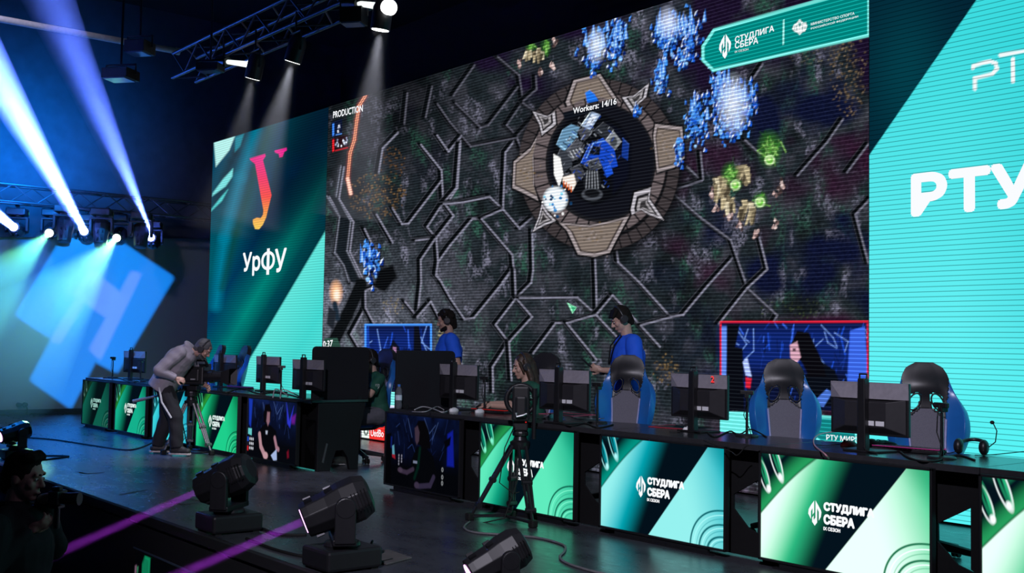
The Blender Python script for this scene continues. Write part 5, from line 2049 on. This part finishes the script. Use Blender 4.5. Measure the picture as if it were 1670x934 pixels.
# the unattended one in front of the green panel
ft = [at(766, 848, 2, 0), at(869, 860, 2, 0), Vector((2.10, -.10, 0))]
q = at(846, 846, 2, 0)
tc_ = Vector((q.x, q.y, 0))
tripod('black camera tripod standing in front of the green display panel', ft, (tc_.x, tc_.y, .635), .020, True)


def ring_camera(label, loc, rz):
    t = thing('television_camera', label, 'camera', loc, rz)
    mb = MB()
    mb.lathe([(.05, -.005), (.07, .0), (.07, .04), (.045, .06)], 16)
    mb.box((0, .0, .10), (.13, .13, .10))
    mb.build('fluid_head', BLACK, t, bevel=.012)
    mb = MB()
    mb.box((0, .0, .30), (.15, .24, .32))
    mb.box((0, -.13, .27), (.10, .05, .2))
    mb.box((0, .18, .33), (.11, .14, .13))
    b = mb.build('body', BLACK, t, bevel=.02)
    mb = MB()
    pts = [(.125 * math.cos(a), -.05, .335 + .135 * math.sin(a)) for a in [2 * math.pi * k / 32 for k in range(32)]]
    mb.tube(pts, .021, 8, closed=True)
    for a in (0, 90, 180):
        mb.cone((.07 * math.cos(R(a)), -.03, .335 + .10 * math.sin(R(a))), (.125 * math.cos(R(a)), -.05, .335 + .135 * math.sin(R(a))), .010, n=6)
    mb.build('round_rig', BLACK, t, smooth=60)
    mb = MB()
    mb.cone((.115, -.09, -.02), (.115, -.09, .42), .018, n=10)
    mb.cone((.115, -.09, .36), (.115, -.09, .44), .024, n=10)
    mb.build('side_post', METAL, t, smooth=40)
    mb = MB()
    mb.cone((0, .25, .33), (0, .36, .33), .05, n=16)
    mb.build('lens', METAL, b, smooth=40)
    mb = MB()
    mb.tube([(-.04, -.165, .22), (-.035, -.17, .185), (.02, -.172, .20), (.05, -.165, .215)], .008, 6)
    mb.build('latch', pmat('camera_fitting', (.5, .5, .52), .4, .5), b)
    mb = MB()
    mb.cone((.045, -.068, .13), (.045, -.072, .13), .006)
    mb.build('tally_lamp', emat('tally_red', (.7, .02, .02), 1), t)
    mb = MB()
    mb.tube([(-.05, -.1, .10), (-.13, -.12, -.10), (-.17, -.10, -.42), (-.05, -.08, -.52), (.0, -.10, -.5)], .005, 6)
    mb.tube([(.0, -.05, -.02), (-.02, -.12, -.40), (-.12, -.22, -.72), (-.40, -.22, -.79)], .006, 6)
    mb.build('cable', RUBBER, t, smooth=180)
    return t


rcam = ring_camera('black camera in a round rig on the tripod before the green panel', (tc_.x, tc_.y, .685), math.atan2(fw.y, fw.x) - math.pi / 2)
rcam.scale = (.97, .97, .9)

# ================================================================== ON THE STAGE FLOOR
def fpt(px, py, z=.008):
    q = at(px, py, 2, z)
    return (q.x, q.y, z)


fg = 'cables lying on the stage'
cable('floor_cable', [fpt(40, 713), fpt(90, 717), fpt(150, 726), fpt(200, 733), fpt(225, 731), fpt(252, 720)], .012, 'black cable sagging across the blue-lit stage floor to the feet of the cameraman', group=fg)
cable('floor_cable', [fpt(250, 737), fpt(290, 737), fpt(330, 738), fpt(352, 732), fpt(346, 724)], .010, 'black cable around the feet of the grey tripod', group=fg)
cable('floor_cable', [fpt(402, 858), fpt(425, 861), fpt(455, 871), fpt(500, 872)], .012, 'black cable leaving the lamp whose lens is turned away', group=fg)
cable('floor_cable', [fpt(402, 878), fpt(440, 893), fpt(480, 904), fpt(502, 907)], .012, 'black cable between the two moving heads at the stage edge', group=fg)
cable('floor_cable', [fpt(766, 850), fpt(757, 860), fpt(775, 868), fpt(830, 872), fpt(880, 877), fpt(918, 888), fpt(921, 898), fpt(913, 908), fpt(925, 918), fpt(962, 930), fpt(1000, 938)], .009, 'grey cable winding over the stage from the black tripod to the bottom edge', pmat('grey_cord', (.14, .14, .15), .5), group=fg)
cable('floor_cable', [fpt(588, 900), fpt(600, 897), (at(607, 889, 2, .05).x, at(607, 889, 2, .05).y, .08), fpt(600, 906), fpt(616, 916), fpt(640, 912)], .009, 'black cable curling beside the lit lamp at the bottom middle', group=fg)
cable('floor_cable', [fpt(45, 744), fpt(80, 743), fpt(112, 744), fpt(85, 748), fpt(50, 752)], .012, 'dark cable loop on the blue floor above the photographer', group=fg)


def tape(label, pts, wd=.012):
    mb = MB()
    for a, b in zip(pts[:-1], pts[1:]):
        a, b = Vector(fpt(*a, .003)), Vector(fpt(*b, .003))
        d = (b - a)
        n = Vector((-d.y, d.x, 0)).normalized() * wd
        mb.add([a - n, b - n, b + n, a + n, a - n + Vector((0, 0, .002)), b - n + Vector((0, 0, .002)), b + n + Vector((0, 0, .002)), a + n + Vector((0, 0, .002))], [(3, 2, 1, 0), (4, 5, 6, 7), (0, 1, 5, 4), (1, 2, 6, 5), (2, 3, 7, 6), (3, 0, 4, 7)])
    tag(mb.build('tape_mark', pmat('tape', (.16, .17, .17), .6)), label, 'tape mark')


tape('pale tape mark on the blue-lit floor left of the middle', [(126, 769), (142, 772), (170, 770)])
tape('pale tape corner on the floor left of the first moving head', [(279, 816), (299, 822), (330, 817), (310, 813), (279, 816)])
tape('short dark tape strip on the stage floor in the blue light', [(196, 806), (240, 798)])


def plate(label, pts):
    ps = [Vector(fpt(*p, 0)) for p in pts]
    mb = MB()
    mb.prism([(p.x, p.y) for p in ps], .001, .012)
    tag(mb.build('floor_plate', pmat('plate_wood', (.10, .09, .09), .6, scale=8, var=.5), bevel=.003), label, 'floor plate')


plate('thin square board lying on the stage right of the lit lamp', [(594, 908), (633, 898), (672, 911), (630, 922)])
# power outlet and its lead on the wing wall
q = at(37, 660, 0, XW + .07)
t = thing('wall_outlet', 'black twin power outlet low on the wing wall with a hanging lead', 'outlet', (XW + .0, q.y, q.z))
mb = MB()
for s in (-1, 1):
    mb.cone((.0, s * .055, 0), (.06, s * .055, 0), .045, .04, 16)
mb.box((.02, 0, 0), (.04, .06, .05))
mb.build('sockets', BLACK, t, smooth=40)
mb = MB()
mb.tube([(.06, .06, 0), (.10, .08, -.08), (.06, .07, -.25), (.10, .15, -q.z + .03), (.2, .4, -q.z + .012)], .010, 6)
mb.build('lead', RUBBER, t, smooth=180)

# pit: big monitor seen from above its top edge
a, b = at(218, 893, 2, -.30), at(330, 942, 2, -.30)
dv = Vector((b.x - a.x, b.y - a.y, 0))
t = thing('pit_monitor', 'large dark monitor low in the pit at the bottom, its picture partly green', 'monitor', (a.x, a.y, -1.0), math.atan2(dv.y, dv.x))
wd = 1.3
mb = MB()
mb.box((wd / 2, .03, .34), (wd, .05, .72))
mb.build('bezel', BLACK, t, bevel=.005)
mb = MB()
mb.box((wd / 2, .003, .705), (wd, .012, .012))
mb.build('top_edge', pmat('edge_blue_grey', (.10, .14, .22), .3), t)
nx, ny = 120, 66
U, V = np.meshgrid(np.linspace(0, 1.778, nx), np.linspace(1, 0, ny))
P = Pic(U, V)
P.fill(L((3, 4, 7)))
P.poly([(.26, .12), (.34, .0), (.50, .0), (.46, 1), (.24, 1)], L((16, 150, 100)), soft=.05)
for k in range(5):
    P.line([(.30 + .035 * k, .05), (.27 + .04 * k, 1)], .012, L((6, 60, 48)), soft=.02)
P.poly([(.02, .18), (.08, .16), (.08, .26), (.02, .28)], L((120, 90, 110)), soft=.02)
P.poly([(.09, .18), (.14, .17), (.12, .28), (.10, .28)], L((50, 130, 90)), soft=.02)
display('picture', t, .03, .02, wd - .06, .66, nx, ny, P.c, led_mat('pit_picture', .8, 0), y=.0)
mb = MB()
for x in (.3, 1.0):
    mb.box((x, .06, -.0 + .005), (.06, .3, .02))
mb.build('stand', METAL, t)
# ================================================================== PEOPLE
V3 = Vector
SKIN = {'fair': pmat('skin_fair', (.52, .33, .26), .5, var=.06), 'warm': pmat('skin_warm', (.44, .26, .20), .5, var=.06)}
HAIRD = pmat('hair_dark', (.012, .009, .008), .8, spec=.15, var=.5, scale=70)
HAIRB = pmat('hair_brown', (.045, .026, .016), .5, var=.5, scale=70)
HAIRG = pmat('hair_grey', (.085, .085, .09), .6, var=.6, scale=70)
HEADSET = pmat('headset_black', (.03, .03, .035), .35)


def hand(mb, wr, d, n, s, curl=(25, 35, 25), spread=1.0):
    """palm, four fingers of different length and a thumb from the side of the palm"""
    wr, d, n, s = V3(wr), V3(d).normalized(), V3(n).normalized(), V3(s).normalized()
    mb.ell(wr + d * .048, (.040, .017, .054), axes=(s, n, d), nu=12, nv=8)
    mb.cap(wr - d * .01, wr + d * .03, .027, .028, 10)
    for k, ln in enumerate((.070, .078, .073, .058)):
        p = wr + d * (.088 - .006 * abs(k - 1.2)) + s * (.029 - .0195 * k)
        dd = (d + s * (.10 * (1.3 - k) * spread)).normalized()
        a = 0
        for j, fr in enumerate((.44, .32, .24)):
            a += R(curl[j])
            q = p + (dd * math.cos(a) + n * math.sin(a)) * (ln * fr)
            mb.cap(p, q, .0098 - .0012 * j, .0092 - .0012 * j, 8)
            p = q
    t0 = wr + d * .025 + s * .030
    t1 = t0 + (d * .55 + s * .65 + n * .25).normalized() * .036
    t2 = t1 + (d * .85 + s * .15 + n * .35).normalized() * .032
    mb.cap(t0, t1, .013, .011, 8)
    mb.cap(t1, t2, .011, .009, 8)


def person(label, loc, rz, J, skin, hair, hairstyle, top, topmat, legmat, shoemat, headset=False, beard=None, curl=None, bulk=1.0):
    t = thing('person', label, 'person', loc, rz)
    J = {k: V3(v) for k, v in J.items()}
    for k in ('shL', 'shR', 'elL', 'elR'):
        J[k].x *= 1 + (bulk - 1) * .5
    ab = 1 + (bulk - 1) * .6
    sv = (J['shR'] - J['shL']).normalized()
    hv = (J['hpR'] - J['hpL']).normalized()
    spine = [J['pel'], J['pel'].lerp(J['chest'], .5), J['chest'], J['chest'].lerp(J['neck'], .6)]
    rad = [(.165 * bulk, .115 * bulk, .13), (.145 * bulk, .105 * bulk, .14), (.165 * bulk, .118 * bulk, .15), (.150, .095 * ab, .09)]

    def torso(mb, g):
        for i, (p, r) in enumerate(zip(spine, rad)):
            a = spine[min(3, i + 1)] - spine[max(0, i - 1)]
            a.normalize()
            x = hv.lerp(sv, i / 3)
            x = (x - a * a.dot(x)).normalized()
            mb.ell(p, (r[0] + g, r[1] + g, r[2] + g * .5), axes=(x, a.cross(x), a), nu=20, nv=12)
        for i in range(3):
            p, q = spine[i], spine[i + 1]
            mb.cone(p, q, rad[i][1] + g, rad[i + 1][1] + g, 20, sx=1.32, side=hv.lerp(sv, (i + .5) / 3))
    # ---- body
    mb = MB()
    torso(mb, 0)
    H, f = J['head'], J['hf'].normalized()
    s = f.cross(V3((0, 0, 1)))
    s = s.normalized() if s.length > .1 else sv
    if 'tilt' in J:
        s = (s + V3((0, 0, 1)) * J['tilt'].x).normalized()
    u = s.cross(f).normalized()
    A = (s, f, u)
    mb.cap(J['neck'] - (J['neck'] - J['chest']).normalized() * .03, H - u * .055 - f * .02, .060, .052, 14)
    mb.ell(H + u * .022 - f * .012, (.076, .097, .104), axes=A, nu=24, nv=16)
    mb.ell(H + f * .024 - u * .042, (.060, .066, .074), axes=A, nu=20, nv=14)
    mb.ell(H + f * .062 - u * .094, (.030, .024, .020), axes=A, nu=12, nv=8)
    mb.cap(H + f * .086 + u * .016, H + f * .108 - u * .022, .008, .0135, 10)
    mb.ell(H + f * .100 - u * .028, (.019, .012, .009), axes=A, nu=10, nv=8)
    mb.cap(H + f * .080 + u * .032 - s * .040, H + f * .080 + u * .032 + s * .040, .0115, n=10)
    for k in (-1, 1):
        mb.ell(H + s * (.076 * k) - f * .008 - u * .006, (.011, .021, .033), axes=A, nu=12, nv=8)
        mb.ell(H + s * (.040 * k) + f * .062 - u * .022, (.024, .022, .026), axes=A, nu=12, nv=8)
    mb.ell(H + f * .088 - u * .058, (.024, .008, .006), axes=A, nu=12, nv=6)
    mb.ell(H + f * .087 - u * .069, (.021, .008, .006), axes=A, nu=12, nv=6)
    for q, sg in (('L', -1), ('R', 1)):
        sh, el, wr = J['sh' + q], J['el' + q], J['wr' + q]
        mb.cap(sh, el, .052 * ab, .041 * ab, 14)
        mb.cap(el, wr, .042 * ab, .027, 14)
        mb.ell(sh, (.062,) * 3, nu=14, nv=10)
        hd = J['hd' + q]
        hn = J.get('hn' + q, V3((0, 0, -1)))
        hn = (hn - hd.normalized() * hd.normalized().dot(hn)).normalized()
        th = hd.cross(hn) * (1 if q == 'R' else -1)     # thumb side
        hand(mb, wr, hd, hn, th * (-1), curl or (25, 35, 25))
        hp, kn, an = J['hp' + q], J['kn' + q], J['an' + q]
        mb.cap(hp, kn, .085, .056, 14)
        mb.cap(kn, an, .056, .038, 14)
        toe = an + J['toe' + q].normalized() * .11 - V3((0, 0, .045))
        mb.cap(an - V3((0, 0, .02)), toe, .040, .030, 10)
    body = mb.build('body', skin, t, voxel=.0062, relax=3)
    # ---- face details
    mb = MB()
    for k in (-1, 1):
        mb.ell(H + s * (.031 * k) + f * .0835 + u * .008, (.0135, .008, .0075), axes=A, nu=12, nv=8)
    mb.build('eyes', pmat('eye_white', (.55, .53, .5), .2, var=.02), body, smooth=180)
    mb = MB()
    for k in (-1, 1):
        mb.ell(H + s * (.031 * k) + f * .0895 + u * .008, (.006, .004, .006), axes=A, nu=10, nv=6)
    mb.build('irises', pmat('iris', (.02, .012, .008), .15), body, smooth=180)
    mb = MB()
    for k in (-1, 1):
        mb.cap(H + s * (.016 * k) + f * .0925 + u * .032, H + s * (.050 * k) + f * .078 + u * .034, .0052, .0035, 8)
    mb.build('eyebrows', hair, body, smooth=180)
    mb = MB()
    mb.ell(H + f * .0945 - u * .0635, (.021, .004, .0055), axes=A, nu=12, nv=6)
    mb.build('mouth', pmat('lips', (.30, .12, .11), .45), body, smooth=180)
    # ---- hair
    mb = MB()
    hs = hairstyle
    mb.ell(H + u * .036 - f * .022, (.085, .098, .102), axes=A, nu=24, nv=14)
    mb.ell(H - f * .055 - u * .01, (.072, .055, .080), axes=A, nu=20, nv=12)
    if hs == 'long':
        for k in (-1, 1):
            mb.cap(H + s * (.070 * k) + u * .05 - f * .01, H + s * (.088 * k) - f * .035 - u * .10, .030, .036, 12)
            mb.cap(H + s * (.088 * k) - f * .035 - u * .10, H + s * (.10 * k) - f * .03 - u * .24, .036, .026, 12)
            mb.cap(H + s * (.078 * k) + u * .045 + f * .05, H + s * (.082 * k) + f * .03 - u * .05, .016, .012, 10)
        mb.cap(H - f * .07, H - f * .085 - u * .20, .070, .055, 14)
        mb.cap(H - f * .085 - u * .20, H - f * .075 - u * .30, .055, .030, 14)
    elif hs == 'curly':
        rg = random.Random(3)
        for _ in range(46):
            a, b = rg.uniform(-math.pi, math.pi), rg.uniform(-.35, 1.4)
            dv = s * (math.cos(a) * math.cos(b)) + f * (math.sin(a) * math.cos(b)) + u * math.sin(b)
            if dv.dot(f) > .35 and dv.dot(u) < .62:
                continue
            mb.ell(H + u * .03 - f * .018 + dv * .092, (.026,) * 3, nu=8, nv=6)
        mb.cap(H - f * .075 - u * .02, H - f * .075 - u * .085, .055, .042, 12)
    elif hs == 'quiff':
        for k in range(-3, 4):
            mb.cap(H + s * (.018 * k) + u * .112 + f * .02, H + s * (.016 * k) + u * .112 + f * .046, .030, .022, 10)
        mb.cap(H - f * .075, H - f * .075 - u * .07, .05, .042, 12)
    elif hs == 'fringe':
        for k in range(-4, 5):
            mb.cap(H + s * (.016 * k) + u * .10 + f * .02, H + s * (.016 * k) + u * .060 + f * .078, .024, .010, 10)
        mb.cap(H - f * .07, H - f * .075 - u * .06, .052, .042, 12)
    else:
        mb.cap(H + u * .085 + f * .03, H + u * .066 + f * .07, .035, .02, 10)
        mb.cap(H - f * .07, H - f * .072 - u * .055, .05, .042, 12)
    mb.build('hair', hair, body, voxel=.006, relax=2, noise=(60, .002))
    if beard:
        mb = MB()
        for k in range(-6, 7):
            a = k * .22
            p = H + s * (.066 * math.sin(a)) + f * (.010 + .058 * math.cos(a)) - u * (.076 + .014 * math.cos(a))
            mb.ell(p, (.017, .015, .026), axes=A, nu=10, nv=8)
        mb.ell(H + f * .076 - u * .095, (.034, .020, .022), axes=A, nu=12, nv=8)
        mb.cap(H + f * .090 - u * .045 - s * .025, H + f * .090 - u * .045 + s * .025, .0065, n=8)
        mb.build('beard', beard, body, voxel=.006, relax=2)
    # ---- clothes
    mb = MB()
    g = .018 if top == 'tee' else .042
    torso(mb, g)
    hem = J['pel'] - (J['chest'] - J['pel']).normalized() * .10
    if top in ('tee', 'hoodie', 'jacket'):
        mb.cone(J['pel'].lerp(J['chest'], .3), hem, .110 * bulk + g, .118 * bulk + g, 22, sx=1.38, side=hv)
    mb.cap(J['shL'].lerp(J['neck'], .15), J['shR'].lerp(J['neck'], .15), .062, n=14)
    for q in 'LR':
        sh, el, wr = J['sh' + q], J['el' + q], J['wr' + q]
        mb.cap(sh, sh.lerp(J['neck'], .55), .068, .062, 12)
        if top == 'tee':
            mb.cone(sh, sh.lerp(el, .78), .072 * ab, .068 * ab, 16)
            mb.ell(sh, (.072 * ab,) * 3, nu=14, nv=10)
        else:
            mb.cap(sh, el, .090, .074, 14)
            mb.cone(el, wr.lerp(el, .04), .072, .046, 14)
    if top == 'hoodie':
        b = J['neck'] - f * .075 + (J['neck'] - J['chest']).normalized() * .02
        mb.ell(b, (.105, .07, .065), axes=(sv, f, V3((0, 0, 1))), nu=18, nv=10)
        for k in (-1, 1):
            mb.cap(b + sv * (.09 * k), J['neck'] + sv * (.075 * k) + f * .03, .04, .03, 10)
    if top == 'jacket':
        mb.cone(J['chest'].lerp(J['neck'], .8), J['neck'] + (J['neck'] - J['chest']).normalized() * .05, .085, .072, 16)
    mb.build({'tee': 't_shirt', 'hoodie': 'hoodie', 'jacket': 'jacket'}[top], topmat, t, voxel=.0085, relax=3, noise=(26, .0045))
    mb = MB()
    mb.ell(J['pel'] - V3((0, 0, .01)), (.178, .13, .125), axes=(hv, V3((0, 0, 1)).cross(hv), V3((0, 0, 1))), nu=18, nv=12)
    for q in 'LR':
        hp, kn, an = J['hp' + q], J['kn' + q], J['an' + q]
        mb.cap(hp, kn, .118, .094, 14)
        mb.cone(kn, an + V3((0, 0, .0)), .092, .082, 14)
        mb.ell(kn, (.094,) * 3, nu=14, nv=10)
    tr = mb.build('trousers', legmat, t, voxel=.010, relax=3, noise=(22, .005))
    for q in 'LR':
        an = J['an' + q]
        fd = J['toe' + q].normalized()
        fd = V3((fd.x, fd.y, 0)).normalized()
        sd = fd.cross(V3((0, 0, 1)))
        z0 = an.z - .085
        mb = MB()
        c = V3((an.x, an.y, z0))
        mb.cap(c + fd * -.04 + V3((0, 0, .050)), c + fd * .145 + V3((0, 0, .042)), .050, .042, 14)
        mb.cap(c + fd * .02 + V3((0, 0, .085)), c + fd * .09 + V3((0, 0, .06)), .042, .038, 12)
        mb.cap(c + V3((0, 0, .06)), c + V3((0, 0, .10)), .045, .047, 12)
        sho = mb.build('shoe', shoemat, t, voxel=.007, relax=2)
        mb = MB()
        out = [(-.09, -.035), (-.04, -.045), (.06, -.04), (.14, -.046), (.185, -.02), (.19, .015), (.16, .042), (.06, .042), (-.05, .042), (-.09, .03)]
        Ms = Matrix.Translation(c) @ Matrix((sd, fd, V3((0, 0, 1)))).transposed().to_4x4()
        mb.prism([(b, a) for a, b in out], .0, .022, Ms)
        mb.build('sole', pmat('sole_white', (.55, .5, .48), .6), sho, bevel=.004)
    if headset:
        mb = MB()
        pts = [H - f * .012 + s * (.092 * math.cos(a)) + u * (.012 + .128 * math.sin(a)) for a in [math.pi * k / 16 for k in range(17)]]
        mb.tube(pts, .011, 8)
        hset = mb.build('headset_band', HEADSET, t, smooth=180)
        for k in (-1, 1):
            MB().cone(H + s * (.074 * k) - f * .008 - u * .002, H + s * (.108 * k) - f * .008 - u * .002, .044, .038, 18).build('ear_cup', HEADSET, hset, smooth=40, bevel=.006)
        mb = MB()
        mb.tube([H + s * .10 - f * .0 - u * .01, H + s * .098 + f * .05 - u * .05, H + s * .05 + f * .11 - u * .066, H + s * .02 + f * .122 - u * .066], .0045, 6)
        mb.build('microphone', HEADSET, hset, smooth=180)
    return t, (H, s, f, u)


def base_for(px, py, Y, hl, rz):
    """floor position that brings the local head point hl to a seen head in the plane y = Y"""
    q = at(px, py, 1, Y)
    h = Matrix.Rotation(rz, 3, 'Z') @ V3(hl)
    return V3((q.x - h.x, q.y - h.y, 0))


STAND = dict(pel=(0, 0, .98), chest=(0, .0, 1.30), neck=(0, .0, 1.49), head=(0, .035, 1.655), hf=(0, 1, -.12),
             shL=(-.185, 0, 1.43), shR=(.185, 0, 1.43), hpL=(-.09, 0, .92), hpR=(.09, 0, .92), knL=(-.10, .02, .50), knR=(.10, .02, .50), anL=(-.11, 0, .10), anR=(.11, 0, .10), toeL=(-.15, 1, 0), toeR=(.15, 1, 0),
             elL=(-.25, -.05, 1.14), elR=(.25, -.05, 1.14), wrL=(-.24, .05, .90), wrR=(.24, .05, .90), hdL=(0, .2, -1), hdR=(0, .2, -1), hnL=(1, 0, 0), hnR=(-1, 0, 0))
BLUET = pmat('tee_blue', (.010, .11, .80), .8, var=.12, scale=14)
GREENT = pmat('tee_green', (.008, .085, .052), .75, var=.15, scale=14)
DARKP = pmat('trousers_dark', (.012, .012, .016), .85)
SHOEK = pmat('shoe_dark', (.02, .02, .022), .6)

# staff member looking at a phone
rz = R(150)
J = dict(STAND, head=(0, .075, 1.655), hf=(0, 1, -.55), neck=(0, .01, 1.49), elL=(-.25, .0, 1.15), elR=(.25, .0, 1.15), wrL=(-.055, .27, 1.165), wrR=(.055, .27, 1.155), hdL=(.25, 1, .25), hdR=(-.25, 1, .25), hnL=(.9, .1, .3), hnR=(-.9, .1, .3))
loc = base_for(1013, 522, 1.85, (0, .075, 1.655), rz)
pt_, hf_ = person('person in a blue T-shirt and headset looking down at a phone behind an empty chair', loc, rz, J, SKIN['fair'], HAIRD, 'fringe', 'tee', BLUET, DARKP, SHOEK, True, curl=(40, 50, 35), bulk=1.26)
mb = MB()
mb.tube([(-.075, .085, 1.50), (-.06, .155, 1.40), (-.01, .185, 1.22), (.03, .185, 1.22), (.075, .155, 1.40), (.085, .075, 1.50)], .007, 6)
mb.build('lanyard', MATTE, pt_, smooth=180)
mb = MB()
c0, c1 = V3((.055, .27, 1.155)), V3((.25, .0, 1.15))
dv = (c1 - c0).normalized()
mb.cone(c0 + dv * .03, c0 + dv * .062, .036, .038, 16)
mb.build('wristwatch', MATTE, pt_, smooth=40)
ph = MB()
ph.box((0, 0, 0), (.076, .010, .155))
o = ph.build('phone', BLACK, None, bevel=.004)
pt_.scale = (1.035,) * 3
o.matrix_world = Matrix.Translation(loc) @ Matrix.Rotation(rz, 4, 'Z') @ Matrix.Translation((0, .419, 1.268)) @ Matrix.Rotation(R(-48), 4, 'X')
tag(o, 'black phone held up by the person in blue with the headset', 'phone')

# staff member at the left
rz = R(152)
J = dict(STAND, hf=(0.05, 1, -.30), head=(0, .045, 1.655), elL=(-.26, -.06, 1.15), elR=(.26, -.06, 1.15), wrL=(-.22, .08, .92), wrR=(.22, .08, .92))
loc = base_for(727, 526, 1.95, (0, .045, 1.655), rz)
pb_, _ = person('bearded person in a blue T-shirt standing beside the blue-framed video, looking down', loc, rz, J, SKIN['warm'], HAIRD, 'curly', 'tee', BLUET, DARKP, SHOEK, True, beard=HAIRD, bulk=1.24)
pb_.scale = (1.04,) * 3

SIT = dict(pel=(0, 0, .60), chest=(0, .06, .90), neck=(0, .085, 1.065), head=(0, .135, 1.225), hf=(0, 1, -.16),
           shL=(-.165, .07, 1.005), shR=(.165, .07, 1.005), hpL=(-.09, .05, .57), hpR=(.09, .05, .57), knL=(-.13, .42, .56), knR=(.13, .42, .56), anL=(-.13, .46, .10), anR=(.13, .46, .10), toeL=(-.1, 1, 0), toeR=(.1, 1, 0),
           elL=(-.24, .22, .83), elR=(.24, .22, .83), wrL=(-.12, .45, .835), wrR=(.16, .46, .835), hdL=(.1, 1, -.06), hdR=(-.1, 1, -.06), hnL=(0, 0, -1), hnR=(0, 0, -1))


def badge(pt, J, q, col=(.62, .68, .66)):
    """small shield outline on the sleeve"""
    sh, el = V3(J['sh' + q]), V3(J['el' + q])
    sd = -1 if q == 'L' else 1
    c = sh.lerp(el, .48) + V3((sd * .070, .0, .0))
    mb = MB()
    pts = [(0, -.022, .028), (0, .022, .028), (0, .022, -.002), (0, 0, -.032), (0, -.022, -.002)]
    mb.tube([c + V3(p) for p in pts], .0035, 6, closed=True)
    mb.tube([c + V3((0, -.012, .016)), c + V3((0, .010, .012)), c + V3((0, -.006, .0)), c + V3((0, .010, -.010))], .003, 6)
    mb.build('sleeve_badge', pmat('badge_white', col, .6), pt)


# player at the nearer row
rz = R(158)
J = dict(SIT, hf=(0, 1, -.22), wrL=(-.04, .46, .845), wrR=(.26, .40, .845), elL=(-.25, .20, .84), elR=(.27, .14, .84), hdR=(-.2, 1, -.1))
loc = base_for(853, 596, 1.02, (0, .135, 1.225), rz)
pl, _ = person('person with long dark hair and headset seated in green at the nearer desks', loc, rz, J, SKIN['fair'], HAIRB, 'long', 'tee', GREENT, DARKP, SHOEK, True, curl=(15, 20, 15))
badge(pl, J, 'L')
# player at the end of the far row
rz = R(172)
loc = base_for(602, 590, 1.08, (0, .135, 1.225), rz)
pl, _ = person('person in a green T-shirt half hidden by the far end screen', loc, rz, SIT, SKIN['fair'], HAIRD, 'short', 'tee', GREENT, pmat('trousers_grey', (.10, .10, .12), .85), pmat('shoe_pale', (.45, .36, .33), .6), True)
badge(pl, SIT, 'L')

# cameraman bending to the viewfinder
rz = R(-39)
J = dict(STAND, pel=(0, -.06, .90), chest=(0, .10, 1.17), neck=(0, .26, 1.29), head=(0, .40, 1.315), hf=(.0, .80, -.62),
         shL=(-.18, .16, 1.27), shR=(.18, .16, 1.27), hpL=(-.09, -.05, .86), hpR=(.09, -.05, .86), knL=(-.12, -.06, .47), knR=(.12, .12, .47), anL=(-.13, -.17, .10), anR=(.13, .15, .10),
         elR=(.28, -.05, 1.05), wrR=(.20, .13, .955), hdR=(-.3, 1, -.25), hnR=(-.8, 0, -.6), elL=(-.25, .24, 1.0), wrL=(-.16, .40, .86), hdL=(.5, .8, -.3), hnL=(.8, -.2, -.5))
q = at(273, 741, 2, 0)
cpos = V3((q.x, q.y, 0))
HOOD = pmat('hoodie_grey', (.30, .27, .31), .9, var=.12, scale=20)
pc, _ = person('cameraman in a pale grey hoodie bending to the viewfinder of a television camera', cpos, rz, J, SKIN['warm'], HAIRG, 'short', 'hoodie', HOOD, DARKP, SHOEK, True, beard=HAIRG, curl=(35, 45, 30), bulk=1.1)
mb = MB()
mb.tube([(.235, -.06, .84), (.235, -.02, .66), (.222, .10, .47)], .012, 6)
mb.build('side_stripe', pmat('stripe_white', (.6, .6, .62), .7), pc)

# photographer in the pit
rz = R(-45)
J = dict(STAND, head=(0, .05, 1.70), neck=(0, .0, 1.53), chest=(0, 0, 1.33), shL=(-.20, .02, 1.46), shR=(.20, .02, 1.46), hf=(0, 1, -.20),
         elL=(-.27, .06, 1.29), elR=(.27, .04, 1.27), wrL=(-.07, .12, 1.58), wrR=(.07, .12, 1.44), hdL=(.4, .9, .20), hdR=(-.3, .9, .35), hnL=(.6, .1, -.7), hnR=(-.6, -.1, .7))
h = atd(40, 779, 5.75)
lamp('photographer_fill', 'SPOT', (5.6, -2.8, 2.6), h, power=16, color=(.75, .6, 1), spot_size=R(22), spot_blend=.8, shadow_soft_size=.3)  # added fill on the photographer, no lamp hangs there
hl = Matrix.Rotation(rz, 3, 'Z') @ V3((0, .05, 1.70))
loc = V3((h.x - hl.x, h.y - hl.y, -1.0))
person('photographer in black in the pit at the lower left, raising a small camera', loc, rz, J, SKIN['warm'], HAIRD, 'quiff', 'jacket', pmat('jacket_black', (.010, .010, .013), .85), DARKP, SHOEK, False, curl=(35, 45, 30), bulk=1.25)
cl = V3((0, .235, 1.60))
t = thing('photo_camera', 'small black camera on a grip in the hands of the photographer', 'camera', loc + Matrix.Rotation(rz, 3, 'Z') @ cl, rz)
mb = MB()
t.scale = (.8, .8, .8)
mb.box((0, 0, 0), (.13, .07, .09))
mb.box((0, -.005, .055), (.05, .06, .03))
mb.build('body', BLACK, t, bevel=.01)
mb = MB()
mb.lathe([(.036, 0), (.038, .06), (.042, .10), (.042, .12)], 20, Matrix.Translation((0, .03, -.005)) @ Matrix.Rotation(R(-90), 4, 'X'))
mb.build('lens', BLACK, t, smooth=40)
mb = MB()
mb.cone((0, .0, -.045), (0, .0, -.20), .018, .02, 12)
mb.box((0, .0, -.06), (.09, .06, .02))
mb.build('grip', METAL, t, bevel=.004)
